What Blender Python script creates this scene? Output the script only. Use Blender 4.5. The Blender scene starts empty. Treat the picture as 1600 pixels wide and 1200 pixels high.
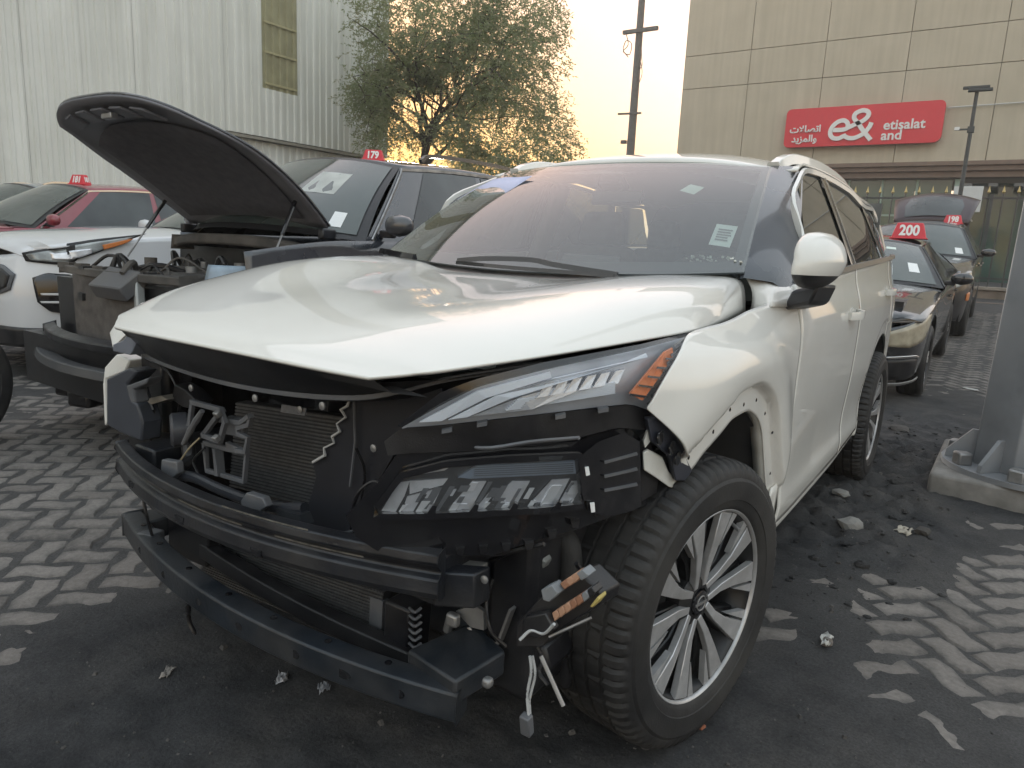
import bpy, bmesh, math, random
import numpy as np
from mathutils import Vector, Matrix, noise
from math import sin, cos, pi, radians, sqrt, atan2, hypot

SC = bpy.context.scene
COL = SC.collection
random.seed(7)

# ------------------------------------------------------------------ camera
CAM_POS = np.array([1.3754, -1.6325, 1.2062])
YAW, PITCH, ROLL, FPX = -.5942, .1934, .0477, 1103.58      # solved from wheelbase, rim circles and paired body points

def cam_axes(yaw, pitch, roll):
    cy, sy, cp, sp = cos(yaw), sin(yaw), cos(pitch), sin(pitch)
    f = np.array([sy*cp, cy*cp, -sp]); r = np.array([cy, -sy, 0.]); u = np.cross(r, f)
    cr, sr = cos(roll), sin(roll)
    return cr*r+sr*u, -sr*r+cr*u, f
C_R, C_U, C_F = cam_axes(YAW, PITCH, ROLL)
cd = bpy.data.cameras.new('camera'); cam = bpy.data.objects.new('camera', cd); COL.objects.link(cam)
m = Matrix.Identity(4)
for i in range(3):
    m[i][0], m[i][1], m[i][2], m[i][3] = C_R[i], C_U[i], -C_F[i], CAM_POS[i]
cam.matrix_world = m
cd.sensor_width = 36; cd.lens = FPX/1600*36; cd.clip_start = .05; cd.clip_end = 600
SC.camera = cam

# ------------------------------------------------------------------ sky, sun, exposure: hazy late afternoon, low sun behind the tree
SUN_AZ = radians(-44.5)          # direction towards the sun in plan (x, y)
SUN_EL = radians(3)
w = bpy.data.worlds.new('World'); SC.world = w; w.use_nodes = True
nt = w.node_tree; nt.nodes.clear()
sky = nt.nodes.new('ShaderNodeTexSky'); sky.sky_type = 'NISHITA'; sky.sun_disc = False
sky.sun_elevation = SUN_EL; sky.sun_rotation = SUN_AZ
sky.air_density = 1.0; sky.dust_density = 3.0; sky.ozone_density = 1.0; sky.altitude = 0
gam = nt.nodes.new('ShaderNodeGamma'); gam.inputs[1].default_value = .14          # thick haze evens the sky out
hs = nt.nodes.new('ShaderNodeHueSaturation'); hs.inputs['Saturation'].default_value = 3.5; hs.inputs['Hue'].default_value = .478
tint = nt.nodes.new('ShaderNodeMix'); tint.data_type = 'RGBA'; tint.blend_type = 'MULTIPLY'; tint.inputs[0].default_value = 1; tint.inputs[7].default_value = (1.10, .958, .945, 1)
bg = nt.nodes.new('ShaderNodeBackground'); bg.inputs['Strength'].default_value = .12
out = nt.nodes.new('ShaderNodeOutputWorld')
nt.links.new(sky.outputs[0], gam.inputs[0]); nt.links.new(gam.outputs[0], hs.inputs['Color']); nt.links.new(hs.outputs[0], tint.inputs[6]); nt.links.new(tint.outputs[2], bg.inputs[0]); nt.links.new(bg.outputs[0], out.inputs[0])
sd = bpy.data.lights.new('sun', 'SUN'); sd.energy = .5; sd.angle = radians(12); sd.color = (1, .93, .85)
sun = bpy.data.objects.new('sun', sd); COL.objects.link(sun)
sdir = Vector((sin(SUN_AZ)*cos(SUN_EL), cos(SUN_AZ)*cos(SUN_EL), sin(SUN_EL)))
sun.rotation_euler = sdir.to_track_quat('Z', 'Y').to_euler(); sun.location = (-6, 10, 12)
vs = SC.view_settings; vs.view_transform = 'Standard'; vs.look = 'None'; vs.exposure = 3.66; vs.gamma = 1; vs.use_curve_mapping = False
SC.cycles.max_bounces = 8; SC.cycles.transparent_max_bounces = 16

# ------------------------------------------------------------------ helpers: pixel ray -> point on a real plane or surface (reads distances off the survey photo)
def ray(u, v):
    return C_R*((u-800)/FPX) - C_U*((v-600)/FPX) + C_F
def at(u, v, X=None, Y=None, Z=None, D=None):
    d = ray(u, v)
    t = (X-CAM_POS[0])/d[0] if X is not None else (Y-CAM_POS[1])/d[1] if Y is not None else (Z-CAM_POS[2])/d[2] if Z is not None else D
    return tuple(CAM_POS+t*d)
def px(P):
    q = np.array(P)-CAM_POS; z = q@C_F
    return 800+FPX*(q@C_R)/z, 600-FPX*(q@C_U)/z, z

def curve(pts):
    """monotone cubic through (x, y) pairs"""
    xs = [p[0] for p in pts]; ys = [p[1] for p in pts]; n = len(xs)
    h = [xs[i+1]-xs[i] for i in range(n-1)]; d = [(ys[i+1]-ys[i])/h[i] for i in range(n-1)]
    mm = [d[0]]+[0 if d[i-1]*d[i] <= 0 else 3*(h[i-1]+h[i])/((2*h[i]+h[i-1])/d[i-1]+(h[i]+2*h[i-1])/d[i]) for i in range(1, n-1)]+[d[-1]]
    def f(x):
        if x <= xs[0]: return ys[0]
        if x >= xs[-1]: return ys[-1]
        i = 0
        while x > xs[i+1]: i += 1
        t = (x-xs[i])/h[i]; t2, t3 = t*t, t*t*t
        return (2*t3-3*t2+1)*ys[i]+(t3-2*t2+t)*h[i]*mm[i]+(-2*t3+3*t2)*ys[i+1]+(t3-t2)*h[i]*mm[i+1]
    return f
def lerp(a, b, t): return tuple(a[i]+(b[i]-a[i])*t for i in range(len(a)))
def resample(pts, n):
    """Catmull-Rom through 3D points, n samples"""
    P = [np.array(p, float) for p in pts]
    P = [2*P[0]-P[1]]+P+[2*P[-1]-P[-2]]; segs = len(P)-3; o = []
    for k in range(n):
        s = k/(n-1)*segs; i = min(int(s), segs-1); t = s-i
        a, b, c, d = P[i:i+4]
        o.append(tuple(.5*((2*b)+(-a+c)*t+(2*a-5*b+4*c-d)*t*t+(-a+3*b-3*c+d)*t**3)))
    return o
def linear(pts, n):
    P = [np.array(p, float) for p in pts]
    L = [0]
    for i in range(len(P)-1): L.append(L[-1]+np.linalg.norm(P[i+1]-P[i]))
    o = []
    for k in range(n):
        s = L[-1]*k/(n-1); i = 0
        while i < len(P)-2 and s > L[i+1]: i += 1
        t = (s-L[i])/max(1e-9, L[i+1]-L[i]); o.append(tuple(P[i]+(P[i+1]-P[i])*t))
    return o

class MB:
    def __init__(self): self.v = []; self.f = []
    def add(self, v, f):
        n = len(self.v); self.v += [tuple(p) for p in v]; self.f += [tuple(n+i for i in q) for q in f]; return self
    def box(self, c, s, rz=0, rx=0, ry=0, taper=1):
        x, y, z = s[0]/2, s[1]/2, s[2]/2
        M = Matrix.Rotation(rz, 3, 'Z') @ Matrix.Rotation(ry, 3, 'Y') @ Matrix.Rotation(rx, 3, 'X')
        v = []
        for k in (-1, 1):
            t = taper if k > 0 else 1
            for a, b in ((-1, -1), (1, -1), (1, 1), (-1, 1)): v.append(Vector(c)+M @ Vector((a*x*t, b*y*t, k*z)))
        return self.add(v, [(0, 3, 2, 1), (4, 5, 6, 7), (0, 1, 5, 4), (1, 2, 6, 5), (2, 3, 7, 6), (3, 0, 4, 7)])
    def grid(self, rows, flip=False, wrap=False):
        n, m_ = len(rows), len(rows[0]); v = [p for r in rows for p in r]; f = []
        for i in range(n-1):
            for j in range(m_ if wrap else m_-1):
                k = (j+1) % m_
                q = (i*m_+j, i*m_+k, (i+1)*m_+k, (i+1)*m_+j)
                f.append(q[::-1] if flip else q)
        return self.add(v, f)
    def tube(self, path, r, n=8, caps=True):
        P = [Vector(p) for p in path]; rs = r if isinstance(r, (list, tuple)) else [r]*len(P)
        rows = []; up = Vector((0, 0, 1))
        for i, p in enumerate(P):
            t = (P[min(i+1, len(P)-1)]-P[max(i-1, 0)]).normalized()
            a = t.cross(up)
            if a.length < .05: a = t.cross(Vector((0, 1, 0)))
            a.normalize(); b = a.cross(t)
            rows.append([p+(a*cos(2*pi*k/n)+b*sin(2*pi*k/n))*rs[i] for k in range(n)])
        s = len(self.v); self.grid(rows, wrap=True)
        if caps: self.f += [tuple(s+k for k in range(n)), tuple(s+(len(P)-1)*n+k for k in reversed(range(n)))]
        return self
    def poly(self, pts, d):
        """prism: polygon pts (3D) extruded by vector d"""
        n = len(pts); v = [Vector(p) for p in pts]+[Vector(p)+Vector(d) for p in pts]
        f = [tuple(range(n)), tuple(range(2*n-1, n-1, -1))]+[(i, i+n, (i+1) % n+n, (i+1) % n) for i in range(n)]
        return self.add(v, f)
    def bar(self, path, prof, closed=True, caps=True, side=(0, 0, 1)):
        """sweep profile (a along horizontal normal, b along z) along a path"""
        P = [Vector(p) for p in path]; rows = []
        for i, p in enumerate(P):
            t = (P[min(i+1, len(P)-1)]-P[max(i-1, 0)]).normalized(); b = Vector(side); a = t.cross(b).normalized(); b = a.cross(t)
            rows.append([p+a*q[0]+b*q[1] for q in prof])
        s = len(self.v); self.grid(rows, wrap=closed); n = len(prof)
        if caps and closed: self.f += [tuple(s+k for k in range(n)), tuple(s+(len(P)-1)*n+k for k in reversed(range(n)))]
        return self
    def lathe(self, prof, n, c=(0, 0, 0), mod=None):
        """profile (x along axle, r) round the X axis"""
        rows = []
        for k in range(n):
            a = 2*pi*k/n; rows.append([(c[0]+x, c[1]+(r+(mod(x, r, k) if mod else 0))*cos(a), c[2]+(r+(mod(x, r, k) if mod else 0))*sin(a)) for x, r in prof])
        rows.append(rows[0])
        return self.grid(rows)
    def mirror(self):
        v = [(-p[0], p[1], p[2]) for p in self.v]; f = [q[::-1] for q in self.f]; return self.add(v, f)
    def build(self, name, mat, parent=None, smooth=True, ang=35, bevel=0, solid=0, weld=True, sub=0, seg=2, off=-1):
        me = bpy.data.meshes.new(name); me.from_pydata([tuple(map(float, p)) for p in self.v], [], self.f)
        if weld:
            b = bmesh.new(); b.from_mesh(me); bmesh.ops.remove_doubles(b, verts=b.verts, dist=1e-5)
            bmesh.ops.recalc_face_normals(b, faces=b.faces) if weld == 2 else None
            b.to_mesh(me); b.free()
        me.update()
        if smooth:
            me.polygons.foreach_set('use_smooth', [True]*len(me.polygons)); me.set_sharp_from_angle(angle=radians(ang))
        if mat: me.materials.append(mat)
        o = bpy.data.objects.new(name, me); COL.objects.link(o)
        if parent: o.parent = parent
        if solid:
            q = o.modifiers.new('solid', 'SOLIDIFY'); q.thickness = solid; q.offset = off
        if bevel:
            q = o.modifiers.new('bevel', 'BEVEL'); q.width = bevel; q.segments = seg; q.limit_method = 'ANGLE'; q.angle_limit = radians(40)
        if sub:
            q = o.modifiers.new('sub', 'SUBSURF'); q.levels = sub; q.render_levels = sub
        return o

def tag(o, label, cat, group=None, kind=None):
    if label: o['label'] = label
    if cat: o['category'] = cat
    if group: o['group'] = group
    if kind: o['kind'] = kind
    return o
def empty(name, loc=(0, 0, 0), rz=0):
    o = bpy.data.objects.new(name, None); COL.objects.link(o); o.location = loc; o.rotation_euler = (0, 0, rz); o.empty_display_size = .2; return o
def struct(o): o['kind'] = 'structure'; return o
def dup(o, parent=None):
    c = o.copy(); COL.objects.link(c)
    if parent: c.parent = parent
    for ch in o.children: dup(ch, c)
    return c
def text_mb(s, size, bold=0.0, depth=0.004, align='CENTER'):
    c = bpy.data.curves.new('t', 'FONT'); c.body = s; c.size = size; c.offset = bold; c.extrude = depth; c.align_x = align; c.align_y = 'CENTER'; c.resolution_u = 3
    o = bpy.data.objects.new('t', c); COL.objects.link(o)
    me = bpy.data.meshes.new_from_object(o.evaluated_get(bpy.context.evaluated_depsgraph_get()))
    b = MB(); b.add([v.co for v in me.vertices], [tuple(p.vertices) for p in me.polygons])
    bpy.data.objects.remove(o); bpy.data.curves.remove(c); bpy.data.meshes.remove(me)
    return b
def place(b, origin, ex, ey):
    ex, ey = Vector(ex), Vector(ey); ez = ex.cross(ey).normalized(); o = Vector(origin)
    b.v = [tuple(o+ex*p[0]+ey*p[1]+ez*p[2]) for p in b.v]; return b

# ------------------------------------------------------------------ materials
MATS = {}
def mat(name, col, rough=.5, metal=0., coat=0., var=0., scale=8., bump=0., bscale=60., dirt=None, dscale=3., damt=.5, trans=0., ior=1.45, spec=.5, coatr=.05, emit=None, streak=0.):
    """Principled with procedural colour variation, a second 'dirt' colour in noise patches, and fine bump"""
    if name in MATS: return MATS[name]
    M = bpy.data.materials.new(name); M.use_nodes = True; N = M.node_tree; b = N.nodes['Principled BSDF']; L = N.links
    b.inputs['Roughness'].default_value = rough; b.inputs['Metallic'].default_value = metal; b.inputs['Coat Weight'].default_value = coat
    b.inputs['Coat Roughness'].default_value = coatr; b.inputs['IOR'].default_value = ior; b.inputs['Transmission Weight'].default_value = trans
    b.inputs['Specular IOR Level'].default_value = spec
    tc = N.nodes.new('ShaderNodeTexCoord'); co = tc.outputs['Object']
    cc = None
    def noise_(sc, det=4):
        n = N.nodes.new('ShaderNodeTexNoise'); n.inputs['Scale'].default_value = sc; n.inputs['Detail'].default_value = det; L.new(co, n.inputs['Vector']); return n
    c4 = (*col, 1)
    if var:
        n = noise_(scale); r = N.nodes.new('ShaderNodeValToRGB')
        r.color_ramp.elements[0].position = .3; r.color_ramp.elements[1].position = .7
        r.color_ramp.elements[0].color = (*[max(0, c*(1-var)) for c in col], 1); r.color_ramp.elements[1].color = (*[min(1, c*(1+var)) for c in col], 1)
        L.new(n.outputs['Fac'], r.inputs[0]); cc = r.outputs[0]
    if dirt:
        n = noise_(dscale, 8); r = N.nodes.new('ShaderNodeValToRGB'); r.color_ramp.elements[0].position = .5-.12; r.color_ramp.elements[1].position = .5+.2
        r.color_ramp.elements[1].color = (damt, damt, damt, 1)
        L.new(n.outputs['Fac'], r.inputs[0]); mx = N.nodes.new('ShaderNodeMix'); mx.data_type = 'RGBA'
        L.new(r.outputs[0], mx.inputs[0])
        if cc: L.new(cc, mx.inputs[6])
        else: mx.inputs[6].default_value = c4
        mx.inputs[7].default_value = (*dirt, 1); cc = mx.outputs[2]
        mr = N.nodes.new('ShaderNodeMapRange'); mr.inputs[3].default_value = rough; mr.inputs[4].default_value = min(1, rough+.35); L.new(r.outputs[0], mr.inputs[0]); L.new(mr.outputs[0], b.inputs['Roughness'])
    if streak:
        mp = N.nodes.new('ShaderNodeMapping'); mp.inputs['Scale'].default_value = (2.2, 2.2, .10); L.new(co, mp.inputs[0])
        n = N.nodes.new('ShaderNodeTexNoise'); n.inputs['Scale'].default_value = 2.5; n.inputs['Detail'].default_value = 7; L.new(mp.outputs[0], n.inputs['Vector'])
        r = N.nodes.new('ShaderNodeValToRGB'); r.color_ramp.elements[0].position = .35; r.color_ramp.elements[1].position = .7; r.color_ramp.elements[0].color = (1-streak, 1-streak, 1-streak*1.1, 1); r.color_ramp.elements[1].color = (1, 1, 1, 1); L.new(n.outputs['Fac'], r.inputs[0])
        mx = N.nodes.new('ShaderNodeMix'); mx.data_type = 'RGBA'; mx.blend_type = 'MULTIPLY'; mx.inputs[0].default_value = 1
        if cc: L.new(cc, mx.inputs[6])
        else: mx.inputs[6].default_value = c4
        L.new(r.outputs[0], mx.inputs[7]); cc = mx.outputs[2]
    if cc: L.new(cc, b.inputs['Base Color'])
    else: b.inputs['Base Color'].default_value = c4
    if bump:
        n = noise_(bscale, 6); bp = N.nodes.new('ShaderNodeBump'); bp.inputs['Strength'].default_value = bump; bp.inputs['Distance'].default_value = .004
        L.new(n.outputs['Fac'], bp.inputs['Height']); L.new(bp.outputs[0], b.inputs['Normal'])
    if emit: b.inputs['Emission Color'].default_value = (*emit, 1); b.inputs['Emission Strength'].default_value = 1
    MATS[name] = M; return M
def glass_mat(name, tint, refl=1.0, rough=.02, haze=(.5, .5, .48), hamt=.0, ior=1.5):
    """thin pane: tinted transmission under a fresnel reflection, with a patchy pale diffuse veil"""
    if name in MATS: return MATS[name]
    M = bpy.data.materials.new(name); M.use_nodes = True; N = M.node_tree; L = N.links; N.nodes.clear()
    o = N.nodes.new('ShaderNodeOutputMaterial'); t = N.nodes.new('ShaderNodeBsdfTransparent'); t.inputs[0].default_value = (*tint, 1)
    g = N.nodes.new('ShaderNodeBsdfGlossy'); g.inputs['Roughness'].default_value = rough; g.inputs[0].default_value = (refl, refl, refl, 1)
    # Schlick reflectance, the same from either side of the pane
    ge = N.nodes.new('ShaderNodeNewGeometry'); dp = N.nodes.new('ShaderNodeVectorMath'); dp.operation = 'DOT_PRODUCT'; L.new(ge.outputs['Normal'], dp.inputs[0]); L.new(ge.outputs['Incoming'], dp.inputs[1])
    def ma(op, a, b_=None):
        q = N.nodes.new('ShaderNodeMath'); q.operation = op
        for i_, x in enumerate((a, b_)):
            if x is None: continue
            if isinstance(x, (int, float)): q.inputs[i_].default_value = x
            else: L.new(x, q.inputs[i_])
        return q.outputs[0]
    f0 = ((ior-1)/(ior+1))**2*1.8
    fz = ma('ADD', ma('MULTIPLY', ma('POWER', ma('SUBTRACT', 1.0, ma('ABSOLUTE', dp.outputs['Value'])), 5), 1-f0), f0)
    mx = N.nodes.new('ShaderNodeMixShader'); L.new(fz, mx.inputs[0]); L.new(t.outputs[0], mx.inputs[1]); L.new(g.outputs[0], mx.inputs[2])
    d = N.nodes.new('ShaderNodeBsdfDiffuse'); d.inputs[0].default_value = (*haze, 1)
    tc = N.nodes.new('ShaderNodeTexCoord'); n = N.nodes.new('ShaderNodeTexNoise'); n.inputs['Scale'].default_value = 2.5; n.inputs['Detail'].default_value = 6; L.new(tc.outputs['Object'], n.inputs['Vector'])
    mr = N.nodes.new('ShaderNodeMapRange'); mr.inputs[1].default_value = .3; mr.inputs[2].default_value = .7; mr.inputs[3].default_value = hamt*.6; mr.inputs[4].default_value = hamt*1.4; L.new(n.outputs['Fac'], mr.inputs[0])
    m2 = N.nodes.new('ShaderNodeMixShader'); L.new(mr.outputs[0], m2.inputs[0]); L.new(mx.outputs[0], m2.inputs[1]); L.new(d.outputs[0], m2.inputs[2])
    L.new(m2.outputs[0], o.inputs[0]); MATS[name] = M; return M

white_paint = mat('white paint', (.73, .715, .67), .33, coat=1.0, coatr=.035, spec=.25, var=.02, scale=3, dirt=(.56, .545, .505), dscale=2.6, damt=.30)
raw_white = mat('primer white', (.66, .66, .62), .5, var=.05, dirt=(.4, .38, .33), dscale=7, damt=.5)
black_plastic = mat('black plastic', (.010, .010, .012), .30, var=.3, scale=20, dirt=(.055, .053, .052), dscale=9, damt=.4, bump=.15, bscale=300)
gloss_black = mat('gloss black', (.008, .008, .010), .12, coat=.6, dirt=(.05, .05, .05), dscale=9, damt=.2)
dark_metal = mat('dark steel', (.018, .020, .025), .30, metal=.3, var=.35, scale=14, dirt=(.065, .062, .060), dscale=9, damt=.5, bump=.2, bscale=120)
grey_plastic = mat('grey plastic', (.10, .105, .115), .45, var=.2, dirt=(.17, .16, .15), dscale=9, damt=.4)
steel = mat('bare steel', (.35, .35, .35), .4, metal=.7, var=.25, dirt=(.12, .11, .10), dscale=12, damt=.5)
rubber = mat('tyre rubber', (.015, .015, .016), .6, var=.35, scale=25, dirt=(.06, .056, .05), dscale=5, damt=.5, bump=.2, bscale=200)
chrome = mat('chrome', (.6, .6, .6), .15, metal=1)
# ================================================================== SETTING
def nz(x, y, s, o=0): return noise.noise(Vector((x*s+o, y*s-o, o*.37)))
# how thickly earth lies on the paving: 1 buried, 0 swept (surveyed spots)
SPOTS = [(-1.78,-.33,.0),(-2.4,.1,-.1),(-3.2,.8,-.05),(-4.7,.5,.45),(-1.1,-.82,.18),(-1.0,-.4,.1),(-.75,-.75,.75),(-.47,-.55,.95),(.45,-.46,1.1),(0,-1.0,1.1),(1.1,.15,.85),(1.09,.71,.60),
         (1.42,1.25,.08),(1.6,1.72,.02),(1.58,.4,.38),(1.35,.85,.2),(1.9,1.2,.05),(2.4,.6,.3),(.98,1.74,1.9),(.8,2.3,1.9),(1.15,2.2,1.7),(1.5,2.24,.4),(1.0,3.2,1.8),(.95,4.5,1.2),(.72,9.1,.2),(1.28,7.2,.15),(1.3,5.6,.7),(.3,7,.4),
         (0,1,1.2),(-.6,2.5,1.0),(0,3.5,1),(-2,2,.7),(-3.5,-.6,.2),(-2.2,-1.0,.2),(-6,1.5,.3),(-5,0,.35),(0,5,.8),(-8,3,.3),(1.0,13,.25),(2.5,4,.3),(3,8,.25),(1.0,-1.6,.9),(2,-1,.6),(-1.2,-1.8,.5),(-5,8,.3),(-3.1,.35,.05)]
SPA = np.array(SPOTS)
def heavy(x, y):
    d2 = (SPA[:, 0]-x)**2+(SPA[:, 1]-y)**2+.02
    wt = 1/d2**1.6
    return float((wt*SPA[:, 2]).sum()/wt.sum())
def rise(y): q = max(0, min(y, 22)-6.0); return .05*q*q/(q+.8)
def dirt_h(x, y):
    far = max(abs(x+.5)-6, abs(y-3)-7, 0)
    h = heavy(x, y) if far < 25 else .3
    n = nz(x, y, 1.7)*.5+nz(x, y, 4.3, 3)*.3+nz(x, y, 11, 5)*.2
    z = -.0075+.016*min(h, 1.2)+.010*n
    rough = 1.05*max(0, min(h, 1.7)-.8)
    z += rough*(.034*nz(x, y, 5, 9)+.065*abs(nz(x, y, 10, 2))+.034*nz(x, y, 22, 4)+.010*abs(sin((x*.5+y)*38+3*nz(x, y, 3, 6)))) if rough else 0
    if h > .55: z += min(1, (h-.55)*3)*(.007*nz(x, y, 8.5, 12)+.006*abs(nz(x, y, 19, 14))+.0025*nz(x, y, 33, 15))
    z += .0012*nz(x, y, 45, 1)
    return z+rise(y)
def axis(lo, a, b, hi, step):
    c = [a+(b-a)*i/int((b-a)/step) for i in range(int((b-a)/step)+1)]
    s = step; x = b; r = []
    while x < hi: s *= 1.12; x += s; r.append(min(x, hi))
    s = step; x = a; l = []
    while x > lo: s *= 1.12; x -= s; l.append(max(x, lo))
    return l[::-1]+c+r
gx = axis(-300, -4.6, 2.6, 300, .027); gy = axis(-120, -1.5, 4.4, 420, .027)
gm = MB(); gm.grid([[(x, y, dirt_h(x, y) if max(abs(x), abs(y)) < 60 else -.01+rise(y)) for x in gx] for y in gy])
dirt_m = bpy.data.materials.new('earth'); dirt_m.use_nodes = True
def earth_nodes(M, paver=False):
    N = M.node_tree; L = N.links; b = N.nodes['Principled BSDF']; b.inputs['Roughness'].default_value = .9; b.inputs['Specular IOR Level'].default_value = .25
    g = N.nodes.new('ShaderNodeNewGeometry')
    def nn(s, d=6, r=.6):
        n = N.nodes.new('ShaderNodeTexNoise'); n.inputs['Scale'].default_value = s; n.inputs['Detail'].default_value = d; n.inputs['Roughness'].default_value = r; L.new(g.outputs['Position'], n.inputs['Vector']); return n.outputs['Fac']
    def ramp(f, p0, c0, p1, c1):
        r = N.nodes.new('ShaderNodeValToRGB'); e = r.color_ramp.elements; e[0].position, e[1].position = p0, p1; e[0].color = (*c0, 1); e[1].color = (*c1, 1); L.new(f, r.inputs[0]); return r.outputs[0]
    def mix(f, a, c):
        m_ = N.nodes.new('ShaderNodeMix'); m_.data_type = 'RGBA'; L.new(f, m_.inputs[0]); L.new(a, m_.inputs[6]); L.new(c, m_.inputs[7]); return m_.outputs[2]
    dk = ramp(nn(7), .3, (.027, .0275, .029), .75, (.062, .061, .0615))
    br = ramp(nn(23), .3, (.06, .056, .052), .8, (.115, .105, .097))
    f1 = ramp(nn(1.3, 7, .65), .47, (0, 0, 0), .68, (.75, .75, .75))
    col = mix(f1, dk, br)
    du = N.nodes.new('ShaderNodeAttribute'); du.attribute_name = 'dust'
    dusty_c = ramp(nn(9), .3, (.060, .057, .055), .75, (.105, .100, .096))
    if not paver: col = mix(du.outputs['Fac'], col, dusty_c)
    else: col = dusty_c
    gr_ = ramp(nn(130, 6, .75), .3, (.45, .45, .45), .72, (1.35, 1.35, 1.35)); g2 = N.nodes.new('ShaderNodeMix'); g2.data_type = 'RGBA'; g2.blend_type = 'MULTIPLY'; g2.inputs[0].default_value = .9; L.new(col, g2.inputs[6]); L.new(gr_, g2.inputs[7]); col = g2.outputs[2]
    sp = ramp(nn(160, 2), .70, (0, 0, 0), .78, (.6, .6, .6)); lt = ramp(nn(40), .3, (.12, .115, .11), .7, (.2, .19, .18)); col = mix(sp, col, lt)
    if paver:
        oi = N.nodes.new('ShaderNodeObjectInfo')
        base = ramp(oi.outputs['Random'], 0, (.215, .192, .174), 1, (.29, .262, .238))
        v = ramp(nn(55, 8, .7), .3, (.55, .55, .55), .75, (1, 1, 1)); mm = N.nodes.new('ShaderNodeMix'); mm.data_type = 'RGBA'; mm.blend_type = 'MULTIPLY'; mm.inputs[0].default_value = .8
        L.new(base, mm.inputs[6]); L.new(v, mm.inputs[7])
        atn = N.nodes.new('ShaderNodeAttribute'); atn.attribute_name = 'edge'
        def ma(op, a_, b_):
            m_ = N.nodes.new('ShaderNodeMath'); m_.operation = op
            for i_, q in enumerate((a_, b_)):
                if isinstance(q, (int, float)): m_.inputs[i_].default_value = q
                else: L.new(q, m_.inputs[i_])
            return m_.outputs[0]
        n1 = ma('MULTIPLY', nn(2.6, 7, .65), 1.5); n2 = ma('MULTIPLY', nn(26, 5, .6), .7)
        f = ramp(ma('ADD', ma('MULTIPLY', atn.outputs['Fac'], .45), ma('ADD', n1, n2)), 1.08/2.2, (0, 0, 0), 1.70/2.2, (.95, .95, .95))
        f.node.inputs[0].links[0]
        sc2 = ma('DIVIDE', f.node.inputs[0].links[0].from_socket, 2.2); L.new(sc2, f.node.inputs[0]); col = mix(f, mm.outputs[2], col)
    L.new(col, b.inputs['Base Color'])
    bp = N.nodes.new('ShaderNodeBump'); bp.inputs['Strength'].default_value = .75; bp.inputs['Distance'].default_value = .010; L.new(nn(42, 12, .72), bp.inputs['Height']); L.new(bp.outputs[0], b.inputs['Normal'])
earth_nodes(dirt_m)
ground = struct(gm.build('ground', dirt_m, ang=80, weld=False))
_at = ground.data.attributes.new('dust', 'FLOAT', 'POINT'); _at.data.foreach_set('value', [max(0., min(1., 1.15-1.5*heavy(v[0], v[1]))) if max(abs(v[0]), abs(v[1])) < 40 else .6 for v in gm.v])
paver_m = bpy.data.materials.new('paving stone'); paver_m.use_nodes = True; earth_nodes(paver_m, True)

# zigzag paving stones in 45 degree herringbone
A = .112; S45 = sqrt(.5)
def paver_mesh(seed):
    r = random.Random(seed); L_, W_, s = A*2-.012, A-.012, .011
    def ring(ins, z):
        l, w_ = L_/2-ins, W_/2-ins; q = s
        o = [(-l, -w_), (-l*.42, -w_+q), (l*.42, -w_-q), (l, -w_), (l, w_), (l*.42, w_-q), (-l*.42, w_+q), (-l, w_)]
        return [(x, y, z+r.uniform(-.0008, .0008)) for x, y in o]
    b = MB(); rows = [ring(0, -.045), ring(.001, -.011), ring(.011, -.0022), ring(.034, 0)]
    b.grid(rows, wrap=True); b.f.append(tuple(range(24, 32))); b.edge = [1]*8+[1]*8+[.6]*8+[0]*8
    return b
pv_objs = [paver_mesh(i) for i in range(4)]
pav = struct(empty('pavement'))
spots = []
for i in range(-150, 150):
    for j in range(-150, 150):
        c = (i-j) % 4
        if c == 0: cx, cy, rot = (i+1)*A, (j+.5)*A, 0
        elif c == 2: cx, cy, rot = (i+.5)*A, j*A, pi/2
        else: continue
        X, Y = (cx-cy)*S45-1, (cx+cy)*S45+4
        if not (-9 < X < 4.5 and -1.4 < Y < 15): continue
        h = heavy(X, Y)
        if h > 1.02: continue
        u, v, d = px((X, Y, 0))
        vis = d > .3 and -60 < u < 1660 and v < 1260
        hidden = vis and (150 < u < 1240 and v < 1150 and not (u < 215 and v > 690)) or (200 < u < 1050 and v < 1000)
        spots.append(((0 if hidden or not vis else 1)*(1.05-h)/max(d, .3)**2, X, Y, rot+pi/4, vis and not hidden))
spots.sort(reverse=True)
def edge_attr(o, vals):
    at_ = o.data.attributes.new('edge', 'FLOAT', 'POINT'); at_.data.foreach_set('value', vals); return o
datas = [edge_attr(b.build('paver', paver_m, weld=False, ang=30), b.edge) for b in pv_objs]
rest = MB(); rest.edge = []; rnd = random.Random(3)
for k, (sc_, X, Y, rot, vis) in enumerate(spots):
    zz = rnd.uniform(-.004, .003)+rise(Y); tx, ty = rnd.gauss(0, .012), rnd.gauss(0, .012); rot += rnd.gauss(0, .02)+(pi if rnd.random() < .5 else 0)
    if k < 300:
        o = datas[k] if k < 4 else datas[k % 4].copy()
        if k >= 4: COL.objects.link(o)
        o.parent = pav; o.location = (X, Y, zz); o.rotation_euler = (tx, ty, rot)
    elif Y < 14.5 and (vis or Y > -.9):
        M_ = Matrix.Translation((X, Y, zz)) @ Matrix.Rotation(rot, 4, 'Z') @ Matrix.Rotation(tx, 4, 'X') @ Matrix.Rotation(ty, 4, 'Y')
        rest.add([M_ @ Vector(p) for p in pv_objs[k % 4].v], pv_objs[k % 4].f); rest.edge += pv_objs[k % 4].edge
o = rest.build('paver_field', paver_m, pav, weld=False, ang=30); o['kind'] = 'stuff'; edge_attr(o, rest.edge)

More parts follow.
